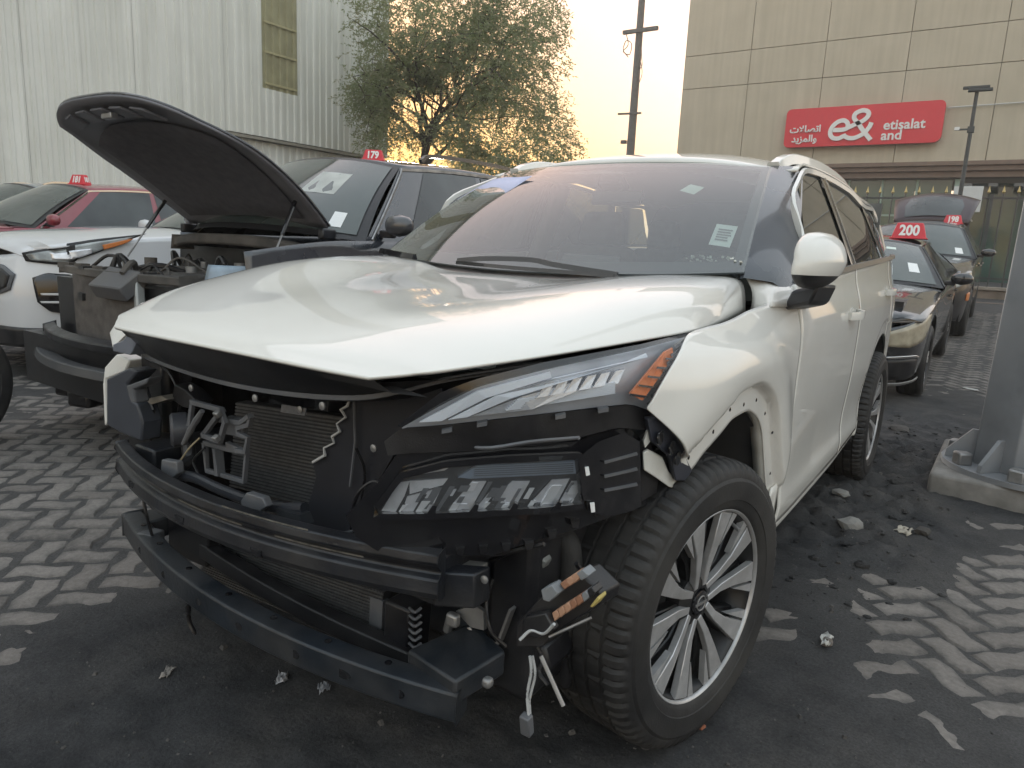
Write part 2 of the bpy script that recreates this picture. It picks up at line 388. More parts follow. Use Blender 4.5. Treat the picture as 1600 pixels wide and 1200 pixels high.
# ------------------------------------------------------------------ warehouse
clad = mat('cream cladding', (.76, .765, .725), .5, var=.03, scale=1.5, dirt=(.66, .655, .60), dscale=1.2, damt=.35, streak=.16)
trans_m = mat('yellowed translucent sheet', (.33, .31, .19), .45, var=.12, scale=3, dirt=(.24, .22, .13), dscale=2, damt=.5)
wh = empty('warehouse', (-13.5, 13.4, 0)); tag(wh, 'cream corrugated metal warehouse with one yellowed translucent strip', 'warehouse')
def sheet(y0, y1, z0, z1, x):
    rows = []; y = y0; P = .2
    prof = [(0, 0), (.07, 0), (.09, .034), (.15, .034), (.17, 0)]
    pts = []
    while y < y1-1e-6:
        pts += [(y+p, h) for p, h in prof if y+p < y1+1e-6]; y += P
    pts.append((y1, 0))
    return [[(x+h, yy, z) for yy, h in pts] for z in (z0, z1)]
WB = wh.location
def wrel(rows): return [[(p[0]-WB.x, p[1]-WB.y, p[2]) for p in r] for r in rows]
ys = [13.4-1.0*k for k in range(0, 26)]
for k in range(25):
    y0, y1 = ys[k+1], ys[k]
    if abs(y0-9.4) < .3:
        MB().grid(wrel(sheet(y0, y1, 4.55, 12, -13.5)), flip=True).build('translucent_sheet', trans_m, wh, ang=20)
        MB().grid(wrel(sheet(y0, y1, 3.45, 4.55, -13.5)), flip=True).build('cladding_sheet', clad, wh, ang=20)
        continue
    zb = 3.45 if y0 > 7.5 else .05
    MB().grid(wrel(sheet(y0+.002, y1-.002, zb, 12, -13.5-(.003 if k % 2 else 0))), flip=True).build('cladding_sheet', clad, wh, ang=20)
for z in (4.66, 5.35, 6.0): MB().box((-13.452-WB.x, 9.9-WB.y, z), (.012, .92, .045)).build('purlin_strip', mat('faded yellow strip', (.42, .38, .22), .5, var=.1), wh)
for k in range(6):
    MB().grid(wrel(sheet(13.4-k-1+.002, 13.4-k-.002, .05, 3.36, -13.68)), flip=True).build('lower_sheet', mat('pale lower cladding', (.76, .78, .76), .5, var=.04, dirt=(.42, .41, .37), dscale=2, damt=.4), wh, ang=20)
b = MB(); b.box((-13.6-WB.x, 10.4-WB.y, 3.40), (.24, 6.0, .06)); b.build('drip_flashing', mat('flashing', (.30, .28, .24), .6, var=.15), wh)
b = MB(); b.box((-22-WB.x, .9-WB.y, 6), (16.5, 25, 12)); b.build('wall_core', mat('warehouse core', (.4, .4, .37), .8), wh)
b = MB(); b.poly([(-13.2-WB.x, -11.8-WB.y, 12), (-13.2-WB.x, 13.6-WB.y, 12), (-22-WB.x, 13.6-WB.y, 14), (-22-WB.x, -11.8-WB.y, 14)], (0, 0, .12)).build('roof', clad, wh)
for y in (13.42,): MB().box((-13.47-WB.x, y-WB.y, 7.7), (.10, .05, 8.5)).build('corner_trim', clad, wh)

# ------------------------------------------------------------------ shop building with the red sign
stone = mat('beige stone panel', (.50, .44, .34), .75, var=.05, scale=1.3, dirt=(.45, .395, .30), dscale=.9, damt=.4, bump=.25, bscale=60, streak=.12)
bld = empty('shop_building', (-9.55, 25, 0)); tag(bld, 'beige panelled shop building with green glass front and red sign', 'building')
BX, BY = -9.55, 25.0
rows_z = [(4.42, 7.22), (7.24, 8.37), (8.39, 11.2), (11.22, 14)]
xs = [-9.55, -7.11, -4.61, -2.11, .41, 2.93, 5.45]
for i in range(6):
    for z0, z1 in rows_z:
        MB().box(((xs[i]+xs[i+1])/2-BX, .06, (z0+z1)/2), (xs[i+1]-xs[i]-.016, .12, z1-z0)).build('stone_panel', stone, bld, bevel=.006, seg=1)
MB().box((7.5, 5.1, 9.2), (15.0, 9.98, 9.57)).build('wall_core', mat('joint mortar', (.36, .315, .245), .9), bld)
MB().box((-.005, 5.1, 7), (.1, 9.9, 14)).build('side_wall', stone, bld)
brown = mat('brown cornice', (.17, .115, .085), .55, var=.15, scale=3)
for k, (z0, z1, d) in enumerate(((4.27, 4.40, .30), (4.12, 4.268, .20), (3.93, 4.118, .08))):
    MB().box((7.5, .2-d/2, (z0+z1)/2), (15.1, .4+d, z1-z0)).build('cornice_band', brown, bld, bevel=.01)
gl_green = mat('green shop glass', (.05, .095, .08), .06, spec=.8, var=.35, scale=.6)
mull = mat('mullion', (.25, .34, .30), .4, metal=.3)
for i in range(13):
    x = .05+i*1.02
    if x > 9.2: break
    for z0, z1 in ((.3, 1.55), (1.6, 2.75), (2.8, 3.9)):
        MB().box((x+.5, .32, (z0+z1)/2), (.94, .03, z1-z0)).build('glass_pane', gl_green, bld)
    MB().box((x, .30, 2.1), (.07, .10, 3.62)).build('mullion', mull, bld)
for z in (1.575, 2.775): MB().box((4.6, .315, z), (9.2, .06, .06)).build('transom', mull, bld)
MB().box((12.2, 1.6, 2.1), (5.8, .1, 3.6)).build('recess_wall', gl_green, bld)
soff = mat('soffit slat', (.17, .17, .165), .6)
for k in range(9): MB().box((9.6+.66*k, .8, 3.72), (.24, 1.4, .10)).build('soffit_slat', soff, bld)
MB().box((9.35, .8, 1.96), (.2, 1.3, 3.9)).build('pier', mull, bld)
MB().box((7.5, .25, .14), (15, .5, .28)).build('plinth', brown, bld)

# red sign: rounded board, lettering in relief
sign = empty('shop_sign', (-3.2, 24.72, 5.6)); tag(sign, 'red rounded sign with white lettering on the beige building', 'sign')
red = mat('sign red', (.62, .03, .045), .35, var=.03); wht = mat('sign white', (.74, .73, .71), .4)
def rounded(w_, h, rads, n=6):
    o = []
    for (cx, cy, a0, r) in ((w_/2, h/2, 0, rads[0]), (-w_/2, h/2, pi/2, rads[1]), (-w_/2, -h/2, pi, rads[2]), (w_/2, -h/2, 1.5*pi, rads[3])):
        sx_, sy_ = (1 if cx > 0 else -1), (1 if cy > 0 else -1)
        for k in range(n+1):
            a = a0+k/n*pi/2; o.append((cx-sx_*r+r*cos(a), cy-sy_*r+r*sin(a)))
    return o
b = MB(); b.poly([(x, 0, z) for x, z in rounded(4.72, 1.25, (.16, .16, .16, .22))], (0, .16, 0)); b.build('board', red, sign, weld=2, ang=30)
def stroke(pts, wd, n=60, depth=.05):
    P = resample([(x, y, 0) for x, y in pts], n); L_, R_ = [], []
    for i, p in enumerate(P):
        a = np.array(P[min(i+1, n-1)])-np.array(P[max(i-1, 0)]); a /= np.linalg.norm(a); q = np.array((-a[1], a[0], 0))*wd/2
        L_.append(np.array(p)+q); R_.append(np.array(p)-q)
    b = MB(); rows = [[(l[0], -depth, l[1]) for l in L_], [(r[0], -depth, r[1]) for r in R_], [(r[0], .0, r[1]) for r in R_], [(l[0], .0, l[1]) for l in L_], [(l[0], -depth, l[1]) for l in L_]]
    return b.grid(rows)
# pixel letterforms of the e and the ampersand, measured on the board (u to metres)
def lg(u, v): return ((u-790)/1600*270/245*4.70*1.0-.05, -(v-315-(790-u)*.055)/593*100/64*1.25)
e_pts = [lg(*p) for p in ((560, 365), (640, 362), (690, 345), (690, 300), (650, 272), (590, 290), (545, 340), (535, 400), (565, 440), (620, 445), (660, 425), (690, 415))]
a_pts = [lg(*p) for p in ((680, 425), (720, 440), (780, 435), (850, 395), (895, 335), (910, 290))]
l_pts = [lg(*p) for p in ((690, 345), (750, 315), (830, 275), (872, 230), (865, 190), (815, 178), (755, 205), (745, 250), (790, 300), (850, 375), (925, 455))]
MB.build(stroke(e_pts, .135), 'letter_e', wht, sign, ang=60); s2 = stroke(a_pts, .135, depth=.048); s2.build('ampersand_bowl', wht, sign, ang=60); s3 = stroke(l_pts, .135, depth=.052); s3.build('ampersand_loop', wht, sign, ang=60)
for s, u, v, sz, al in (('etisalat', 1020, 318, .42, 'LEFT'), ('and', 1012, 415, .42, 'LEFT'), ('\uFE95\uFEFB\uFE8E\uFEBC\uFE97\uFE8D', 283, 360, .30, 'CENTER'), ('\uFEAA\uFEF3\uFEB0\uFEE4\uFEDF\uFE8D\uFEED', 283, 455, .30, 'CENTER')):
    x, z = lg(u, v); t = text_mb(s, sz, .008, .015, al); place(t, (x, -.015, z), (1, 0, 0), (0, 0, 1)).build('lettering', wht, sign, smooth=False)
o = MB().tube([(-.8, 24.9, 6.02), (2, 24.93, 6.06), (5.4, 24.93, 6.1)], .02, 6).build('wall_conduit', mat('conduit', (.5, .5, .48), .5)); tag(o, 'thin pale conduit pipe on the beige wall beside the red sign', 'pipe')

# ------------------------------------------------------------------ fence
iron = mat('painted iron', (.045, .05, .05), .5, var=.2); gold = mat('gold tip', (.42, .33, .14), .4, metal=.5)
fen = empty('iron_fence', (0, 17.5, 0)); tag(fen, 'dark iron bar fence with gold spear tips on a low wall', 'fence')
brick_m = mat('low wall stone', (.21, .165, .13), .85, var=.25, scale=4, bump=.3)
MB().box((1, .1, .36), (16, .3, .72)).build('low_wall', brick_m, fen, bevel=.01)
MB().box((1, .1, .76), (16, .4, .07)).build('wall_coping', mat('coping', (.27, .23, .19), .8, var=.15), fen, bevel=.008)
for i in range(42):
    x = -3.2+i*.27
    if 2.9 < x: break
    o = MB().tube([(x, 0, .8), (x, 0, 2.82)], .016, 6).build('bar', iron, fen)
    b = MB(); b.lathe([(0, .012), (.03, .035), (.07, .022), (.17, .001)], 6); b.v = [(x+p[1], p[2], 2.82+p[0]) for p in b.v]; b.build('spear_tip', gold, o)
for z in (2.72, .98): MB().box((-.1, 0, z), (6.4, .03, .045)).build('rail', iron, fen)
for x in (-3.3, .92, 2.95): MB().box((x, .0, 1.8), (.07, .07, 2.0)).build('post', iron, fen)
tag(MB().box((.05, 0, 0), (.55, .06, .55)).build('notice_board', mat('board white', (.6, .61, .6), .5, var=.05), bevel=.005), 'plain white board fixed behind the lamp post at the fence', 'board').location = (.42, 17.3, 2.68)
tag(MB().box((1.15, 0, 0), (.95, .45, .08)).build('wooden_bench', mat('bench wood', (.17, .12, .09), .7, var=.3, scale=6), bevel=.01), 'brown wooden slab bench in front of the iron fence', 'bench').location = (0.1, 16.6, .45)
bn = bpy.data.objects['wooden_bench']
for x in (.8, 1.55): MB().box((x, 0, -.245), (.07, .4, .40)).build('leg', mat('bench wood', (0, 0, 0)), bn)

# ------------------------------------------------------------------ lamp post and utility pole
lp = empty('lamp_post', (.40, 16, 0)); tag(lp, 'thin black lamp post with double head in front of the shop', 'lamp post')
MB().tube([(0, 0, 0), (0, 0, 4.72)], [.05, .035], 10).build('pole', iron, lp)
MB().box((-.02, 0, 4.76), (.46, .10, .05)).build('lamp_head', iron, lp, bevel=.008); MB().box((.06, -.08, 4.69), (.42, .12, .05)).build('lamp_head', iron, lp, bevel=.008)
o = MB().box((-.12, -.05, 3.95), (.18, .05, .03)).build('camera_arm', iron, lp); MB().box((-.24, -.06, 3.97), (.09, .07, .06)).build('camera_housing', wht, o)
MB().box((0, 0, 3.95), (.12, .09, .12)).build('clamp_box', iron, lp)
pl = empty('utility_pole', (-12.46, 27, 0)); tag(pl, 'tall dark utility pole with crossarm against the bright sky', 'pole')
polem = mat('weathered pole', (.10, .10, .095), .7, var=.2)
MB().tube([(0, 0, 0), (0, 0, 12.6)], [.21, .13], 12).build('shaft', polem, pl)
MB().box((.12, -.18, 10.1), (1.55, .14, .15)).build('crossarm', polem, pl, bevel=.01)
MB().box((-.1, -.16, 6.88), (1.05, .1, .07), ry=.02).build('step_bracket', polem, pl); MB().box((-.3, -.1, 5.75), (.22, .16, .14)).build('junction_box', polem, pl)
MB().tube(resample([(-.5, -.25, 10.1), (-.35, -.25, 9.6), (-.55, -.25, 9.35), (-.25, -.25, 9.2), (-.2, -.25, 9.6), (-.45, -.25, 9.75), (-.55, -.25, 9.4), (-.3, -.25, 9.1)], 50), .018, 5).build('cable_coil', iron, pl)
MB().tube(resample([(.2, -.25, 10), (.3, -.25, 9.1), (.35, -.25, 8.7), (.2, -.25, 8.6), (.25, -.25, 8.9), (.38, -.25, 8.4), (.22, -.25, 7.9)], 40), .015, 5).build('loose_cable', iron, pl)

# ------------------------------------------------------------------ tree beside the warehouse
tree = empty('tree', (-10.6, 11.7, 0)); tag(tree, 'feathery green tree rising behind the dark car beside the warehouse corner', 'tree')
bark = mat('bark', (.075, .06, .05), .9, var=.3, bump=.5, bscale=30)
rt = random.Random(11)
def crown_ok(p):
    # uneven outline of the crown: fuller to the right and drooping low there
    x, y, z = p
    s = x*.83+y*.56                    # across the view
    dpt = -x*.56+y*.83
    lo = 3.15-.34*max(0, s-.6)+.35*nz(s, dpt, 1.1, 2)-.75*min(1, max(0, (s-.7)/.5))+(.4 if -.4 < s < .7 else 0)
    rr = 2.45+.50*max(0, min(1, (6.0-z)/3))*(1 if s > 0 else .0)+.5*nz(s*1.0, z, .9, 7)
    cx = .75
    return lo < z < 8.6 and ((s-cx)/rr)**2+(dpt/2.3)**2+max(0, (z-6.4)/2.4)**2 < 1 and nz(s+dpt*.3, z, .75, 4)+.45*nz(s, z+dpt, 2.2, 8) > (-.13 if s < .8 else -.30)
tb = MB(); tips = []
tb.tube(resample([(0, 0, 0), (.05, .03, 1.3), (-.02, .05, 2.6), (.12, .1, 3.7)], 14), [.13-.0035*i for i in range(14)], 9)
def limb(p, d, ln, r, lev):
    d = d.normalized(); pts = [p]; q = p.copy(); k = 6
    for i in range(k):
        d = (d+Vector((rt.gauss(0, .16), rt.gauss(0, .16), rt.gauss(0, .10)-(.05 if lev > 1 else 0)))).normalized(); q = q+d*ln/k; pts.append(q.copy())
    if lev >= 2 and not crown_ok(pts[-1]): return
    tb.tube(pts, [max(.006, r*(1-.75*i/k)) for i in range(k+1)], 6 if lev < 2 else 4, caps=False)
    if lev >= 3: tips.append(pts); return
    for c in range((4, 4, 4)[lev]):
        i = rt.randint(2, k); dd = (d*.55+Vector((rt.gauss(0, .8), rt.gauss(0, .8), rt.gauss(.12 if lev < 1 else -.1, .45)))).normalized()
        limb(pts[i], dd, ln*rt.uniform(.55, .8), r*.5, lev+1)
    limb(pts[-1], d, ln*.7, r*.4, lev+1)
for a in range(8):
    an = a/8*2*pi+rt.uniform(-.3, .3)
    limb(Vector((.1, .1, 3.0+rt.uniform(0, .8))), Vector((cos(an)*.7, sin(an)*.7, rt.uniform(.5, 1.2))), rt.uniform(1.3, 2.0), .065, 0)
limb(Vector((.1, .1, 3.6)), Vector((.2, .2, 1)), 2.0, .075, 0)
tb.build('trunk', bark, tree, ang=60)
# crown: sprays of narrow leaflets along every twig plus drooping sprays filling the outline
lv = MB(); lv2 = MB()
def spray(p, d, n, lb):
    d = d.normalized(); p = Vector(p)
    for i in range(n):
        d = (d+Vector((rt.gauss(0, .12), rt.gauss(0, .12), -.10))).normalized(); p = p+d*.055
        for sgn in (-1, 1):
            sd_ = Vector((rt.gauss(0, 1), rt.gauss(0, 1), rt.gauss(0, .6))).normalized(); e = (d*.6+sd_*.8).normalized(); wv = e.cross(Vector((rt.gauss(0, 1), rt.gauss(0, 1), rt.gauss(0, 1)))).normalized()
            l, w_ = rt.uniform(.06, .12), rt.uniform(.010, .019); q = p+e*l
            lb.add([p, p+e*l*.5+wv*w_, q, p+e*l*.5-wv*w_], [(0, 1, 2, 3)])
cnt = 0
for pts in tips:
    for p in pts[1::2]:
        if crown_ok(p):
            for _ in range(2): spray(p, Vector((rt.gauss(0, 1), rt.gauss(0, 1), rt.gauss(-.3, .5))), rt.randint(4, 9), lv)
while cnt < 3900:
    p = Vector((rt.uniform(-4.2, 5.2), rt.uniform(-4.2, 5.2), rt.uniform(1.7, 8.6)))
    if not crown_ok(p): continue
    cnt += 1; spray(p, Vector((p.x*.3+rt.gauss(0, .6), p.y*.3+rt.gauss(0, .6), rt.gauss(-.1, .5))), rt.randint(4, 9), lv if rt.random() < .6 else lv2)
cnt = 0
while cnt < 1300:
    a_, b__ = rt.uniform(.9, 4.2), rt.uniform(-2.2, 2.2); p = Vector((a_*.83-b__*.56, a_*.56+b__*.83, rt.uniform(1.7, 8.0)))
    if not crown_ok(p): continue
    cnt += 1; spray(p, Vector((p.x*.3+rt.gauss(0, .6), p.y*.3+rt.gauss(0, .6), rt.gauss(-.2, .5))), rt.randint(4, 9), lv if rt.random() < .5 else lv2)
def leaf_mat(n, c):
    M = mat(n, c, .6, var=.35, scale=1.2, spec=.3); N = M.node_tree; b_ = N.nodes['Principled BSDF']; o_ = [x for x in N.nodes if x.type == 'OUTPUT_MATERIAL'][0]
    t_ = N.nodes.new('ShaderNodeBsdfTranslucent'); t_.inputs[0].default_value = (c[0]*1.4, c[1]*1.6, c[2]*1.3, 1); mx = N.nodes.new('ShaderNodeMixShader'); mx.inputs[0].default_value = .5
    N.links.new(b_.outputs[0], mx.inputs[1]); N.links.new(t_.outputs[0], mx.inputs[2]); N.links.new(mx.outputs[0], o_.inputs[0]); return M
o = lv.build('crown', leaf_mat('leaf green', (.22, .23, .14)), tree, smooth=False, weld=False); lv2.build('crown', leaf_mat('leaf olive', (.25, .235, .16)), tree, smooth=False, weld=False)

# ------------------------------------------------------------------ steel mast on its plinth, right
galv = mat('galvanised steel', (.27, .28, .295), .5, metal=.3, var=.25, scale=5, dirt=(.17, .17, .17), dscale=2.5, damt=.6, bump=.1, bscale=90)
conc = mat('plinth concrete', (.22, .21, .195), .9, var=.2, scale=5, dirt=(.07, .066, .06), dscale=6, damt=.7, bump=.6, bscale=40)
plinth = MB(); plinth.poly([(1.205, 2.65, -.05), (1.22, 3.62, -.05), (2.25, 3.6, -.05), (2.25, 2.60, -.05)], (0, 0, .17))
tag(plinth.build('concrete_plinth', conc, weld=2, bevel=.02, seg=3, smooth=True), 'worn concrete plinth under the grey steel mast', 'plinth')
mast = empty('steel_mast', (1.69, 3.06, .12)); tag(mast, 'thick grey galvanised steel mast bolted to a concrete plinth at the right edge', 'mast')
b = MB(); rows = [[(r*cos(2*pi*k/8+pi/8), r*sin(2*pi*k/8+pi/8), z) for k in range(8)] for z, r in ((.03, .325), (7, .23))]; b.grid(rows, wrap=True).build('shaft', galv, mast, ang=20, bevel=.006)
MB().lathe([(0, .01), (0, .46), (.028, .46), (.028, .01)], 24).build('base_plate', galv, mast, ang=30).rotation_euler = (0, -pi/2, 0)
for k in range(8):
    a = 2*pi*k/8+.13; c_, s_ = cos(a), sin(a); t = Vector((-s_, c_, 0))*.011
    q = [Vector((.28*c_, .28*s_, .03)), Vector((.445*c_, .445*s_, .03)), Vector((.44*c_, .44*s_, .07)), Vector((.33*c_, .33*s_, .20)), Vector((.28*c_, .28*s_, .20))]
    MB().poly([p-t for p in q], t*2).build('gusset', galv, mast, smooth=False, weld=2)
    a += pi/8; MB().box((.405*cos(a), .405*sin(a), .06), (.075, .075, .07), rz=a).build('anchor_nut', steel, mast, bevel=.01)
# ================================================================== THE WHITE SUV (car axes: +X its left side, -Y forward, front axle at Y = 0)
suv = empty('white_suv', (0, 0, 0)); tag(suv, 'white SUV with front bumper stripped off and bare crash beam', 'car')
wy = curve([(-.84, .0), (-.82, .25), (-.75, .46), (-.62, .65), (-.45, .79), (-.25, .858), (0, .89), (.3, .903), (1, .905), (2.2, .903), (2.8, .90), (3.2, .875), (3.5, .80), (3.7, .55), (3.76, 0)])
pz_d = curve([(.18, .92), (.28, .972), (.36, .984), (.45, .988), (.6, .992), (.8, .998), (.93, 1.0), (.98, .998), (1.05, .985), (1.12, .962), (1.22, .945)])
pz_f = curve([(.18, .92), (.4, .965), (.6, .985), (.8, .997), (.92, 1.0), (.98, .985), (1.02, .955), (1.06, .91), (1.10, .86), (1.2, .78)])
def sx(y, z):
    t = min(1, max(0, (y-.2)/.55)); t = t*t*(3-2*t)
    return wy(y)*(pz_f(z)*(1-t)+pz_d(z)*t)
belt = curve([(.4, 1.125), (.65, 1.135), (1.2, 1.157), (1.8, 1.185), (2.5, 1.215), (3.1, 1.24), (3.6, 1.25)])
def cx(y, z):
    """cabin side above the belt line"""
    zb = belt(y); x0 = sx(y, zb)-.012
    return x0-(z-zb)*(.40+.10*(z-zb))-max(0, y-2.4)*.035
def hit(u, v, off=0., surf=None):
    s = surf or sx; d = ray(u, v); lo = .9; t = lo
    while t < 8:
        P = CAM_POS+d*t
        if abs(P[0]) < s(P[1], P[2])-off and P[1] > -.84+off: break
        t += .02
    a, b = t-.02, t
    for _ in range(30):
        mth = (a+b)/2; P = CAM_POS+d*mth
        if abs(P[0]) < s(P[1], P[2])-off and P[1] > -.84+off: b = mth
        else: a = mth
    return tuple(CAM_POS+d*b)
def hits(pts, off=0, surf=None): return [hit(u, v, off, surf) for u, v in pts]
def patch(top, bot, nu, nv, off=0, surf=None, lin=True):
    T = linear(hits(top, off, surf), nu) if lin else resample(hits(top, off, surf), nu)
    B = linear(hits(bot, off, surf), nu) if lin else resample(hits(bot, off, surf), nu)
    s = surf or sx; rows = []
    for k in range(nv):
        r = []
        for i in range(nu):
            p = lerp(T[i], B[i], k/(nv-1))
            if 0 < k < nv-1 and p[1] > -.2: p = (s(p[1], p[2])-off, p[1], p[2])
            r.append(p)
        rows.append(r)
    return MB().grid(rows)
def yz(pts): return [(p[1], p[2]) for p in pts]

# ---- hood: bicubic through a control net (centre row to edge row, front to back)
E_edge = resample([at(574, 590, X=.45), at(640, 584, X=.515), at(700, 577, X=.568), at(850, 556, X=.672), at(1000, 532, X=.757), at(1084, 517, X=.800), at(1130, 503, X=.790), at(1165, 487, X=.757)], 46)
C_mid = resample([(0, -.758, .962), (0, -.70, .998), (0, -.5, 1.043), (0, -.2, 1.078), (0, .1, 1.10), (0, .30, 1.11)], 46)
NU, NV = 46, 44
sh_t = curve([(0, 0), (.22, .0), (.42, .014), (.62, .030), (.85, .036), (1, .036)])
HN = []
for j in range(NU):
    t = j/(NU-1); Cm, Ee = C_mid[j], E_edge[j]; r = []
    for i in range(NV):
        f = 1-(1-i/(NV-1))**1.5
        q = min(1, max(0, (f-.15)/.72)); q = q**3*(q*(6*q-15)+10)
        k6 = 4+6*min(1, max(0, (t-.3)/.5))
        k6 += 34*t**7
        y = Cm[1]+(Ee[1]-Cm[1])*(f**2.1 if t > .08 else f**(2.1+2*(.08-t)/.08))
        z = Cm[2]+(Ee[2]-Cm[2])*f**k6+sh_t(t)*q*(1-f**(18+50*t**7))
        y += .18*t**6*f*f*(1-f**8)
        r.append((f*Ee[0], y, z))
    HN.append(r)
full = [[(-p[0], p[1], p[2]) for p in r[:0:-1]]+r for r in HN]
b = MB().grid(full); hood = b.build('hood', white_paint, suv, ang=50, solid=.007)
# dark underside return of the hood edge
def hood_edge(k, dz, dy): return [(p[0], p[1]+dy, p[2]-dz) for p in full[k]]
mat_under = mat('hood underside', (.05, .05, .052), .6, var=.2)
MB().grid([hood_edge(0, .004, .012), hood_edge(2, .035, .03), hood_edge(8, .05, .03)]).build('hood_inner', mat_under, suv)

# ---- left front fender
f_top = hits([(1019, 641), (1035, 612), (1053, 580), (1070, 548), (1085, 520), (1110, 511), (1131, 505), (1150, 497), (1166, 489)])
arch_px = [(1087, 744), (1113.5, 711), (1139, 681), (1160, 655.5), (1178, 645), (1193, 651), (1202, 672), (1204.5, 705), (1208, 765), (1217, 820)]
f_bot = hits([(1019, 641), (1046, 670), (1068, 702), (1079, 727)])+hits(arch_px)
def fn(pts):
    q = []
    for p in sorted(yz(pts)):
        if not q or p[0] > q[-1][0]+.004: q.append(p)
    return q
ftop = fn(f_top)+[(.60, 1.10), (.66, 1.13)]
ft = curve(ftop); fbq = fn(f_bot); fb = curve(fbq)
arch = [p for p in fbq if p[0] > yz(hits([arch_px[0]]))[0][0]-.01]
YG = .655
def adist(y, z): return min(hypot(y-a, z-c) for a, c in arch_f)
arch_f = [(y, fb(y)) for y in np.linspace(arch[0][0], min(arch[-1][0], YG), 60)]
def fx(y, z):
    d = adist(y, z); t = min(1, max(0, (d-.062)/.018)); t = t*t*(3-2*t)
    bulge = .018*math.exp(-((d-.13)/.09)**2)
    return sx(y, z)-.011*(1-t)+bulge*(1 if d > .08 else t)-.010
def panel(y0, y1, top, bot, f, nc, nr, name, m_=None, solid=.005):
    rows = []
    for i in range(nc+1):
        y = y0+(y1-y0)*i/nc; zt, zb = top(y), bot(y)
        rows.append([(f(y, zb+(zt-zb)*k/nr), y, zb+(zt-zb)*k/nr) for k in range(nr+1)])
    b = MB().grid(rows, flip=True); return b, b.build(name, m_ or white_paint, suv, ang=50, solid=solid, off=-1)
fy0 = min(ftop[0][0], fbq[0][0])
b, fend = panel(fy0, YG, lambda y: max(ft(y), fb(y)+.004), fb, fx, 80, 34, 'front_fender')
b2 = MB(); b2.v = [(-p[0], p[1], p[2]) for p in b.v]; b2.f = [q[::-1] for q in b.f]; b2.build('front_fender', white_paint, suv, ang=50, solid=.005)
# wheel-arch return flange, clip holes, liner
MB().grid([[(fx(y, z)-.004, y, z) for y, z in arch_f], [(fx(y, z)-.035, y, z+.004) for y, z in arch_f]], flip=True).build('arch_flange', raw_white, fend, solid=.004)
for u, v in ((1090, 718), (1128, 677), (1154, 642), (1175, 634), (1194, 627), (1207, 648), (1216, 677), (1214, 742)):
    p = hit(u, v); b = MB(); b.lathe([(-.02, .001), (.0, .0055), (.002, .0055), (.0035, .001)], 8); b.v = [(fx(p[1], p[2])-.001+q[0], p[1]+q[1], p[2]+q[2]) for q in b.v]; b.build('clip_hole', gloss_black, fend)
liner_m = mat('wheel liner', (.055, .06, .068), .7, var=.25, scale=9, dirt=(.1, .095, .085), dscale=5, damt=.5)
rows = []
for a in np.linspace(radians(-5), radians(118), 20): rows.append([(x, .08+.47*cos(a), .40+.43*sin(a)) for x in (.45, .62, .80, .855)])
MB().grid(rows).build('wheel_liner', liner_m, suv)
MB().box((.42, .08, .55), (.04, .9, .7)).build('inner_panel', liner_m, suv)

# ---- doors, quarter, sill
sill = curve([(.6, .355), (.9, .345), (1.6, .35), (2.2, .385), (2.4, .40)])
def rarch(y):
    d = 2.706-y; r = .435
    return .39+sqrt(max(0, r*r-d*d)) if abs(d) < r else .40
def dx(y, z):
    # door skin with a soft concave side and a crease above the sill
    t = math.exp(-((z-.52)/.13)**2)*.010*min(1, max(0, (y-.75)/.4))*min(1, max(0, (2.6-y)/.4))
    c = math.exp(-((z-.41)/.04)**2)*.006
    ra = 0
    if y > 2.15:
        d = hypot(y-2.706, z-.39); q = min(1, max(0, (d-.50)/.02)); ra = .010*(1-q*q*(3-2*q))
    return sx(y, z)-.010-t+c-ra
bt = lambda y: belt(y)-.006
b, fdoor = panel(YG+.006, 1.74, bt, sill, dx, 40, 40, 'front_door')
b, rdoor = panel(1.746, 2.82, bt, lambda y: max(sill(y), rarch(y) if y > 2.271 else 0), dx, 44, 40, 'rear_door')
b, quart = panel(2.826, 3.72, bt, lambda y: rarch(y) if y < 3.14 else .42, dx, 36, 30, 'quarter_panel')
for nm, src in (('front_door', fdoor), ('rear_door', rdoor), ('quarter_panel', quart)):
    q = MB(); q.v = [(-v.co.x, v.co.y, v.co.z) for v in src.data.vertices]; q.f = [tuple(p.vertices)[::-1] for p in src.data.polygons]; q.build(nm, white_paint, suv, ang=50, solid=.005)
rows = [[(sx(y, .33)-o, y, z+sill(y)-.35) for o, z in ((.022, .352), (.020, .315), (.05, .262), (.12, .25))] for y in np.linspace(.60, 2.33, 24)]
b = MB().grid(rows); b.build('sill', white_paint, suv, ang=40, solid=.004); b.mirror()
MB().box((.845, 2.28, .375), (.05, .13, .07), rz=.1).build('sill_end_cap', raw_white, suv, bevel=.012)
rows = []
for a in np.linspace(radians(-10), radians(190), 22): rows.append([(x, 2.706+.45*cos(a), .39+.44*sin(a)) for x in (.4, .86)])
MB().grid(rows).build('wheel_liner', liner_m, suv)
MB().box((0, 1.9, .30), (1.6, 3.4, .08)).build('floor_pan', black_plastic, suv)
MB().box((0, 3.71, .62), (1.3, .06, .7)).build('tailgate', white_paint, suv, bevel=.02)
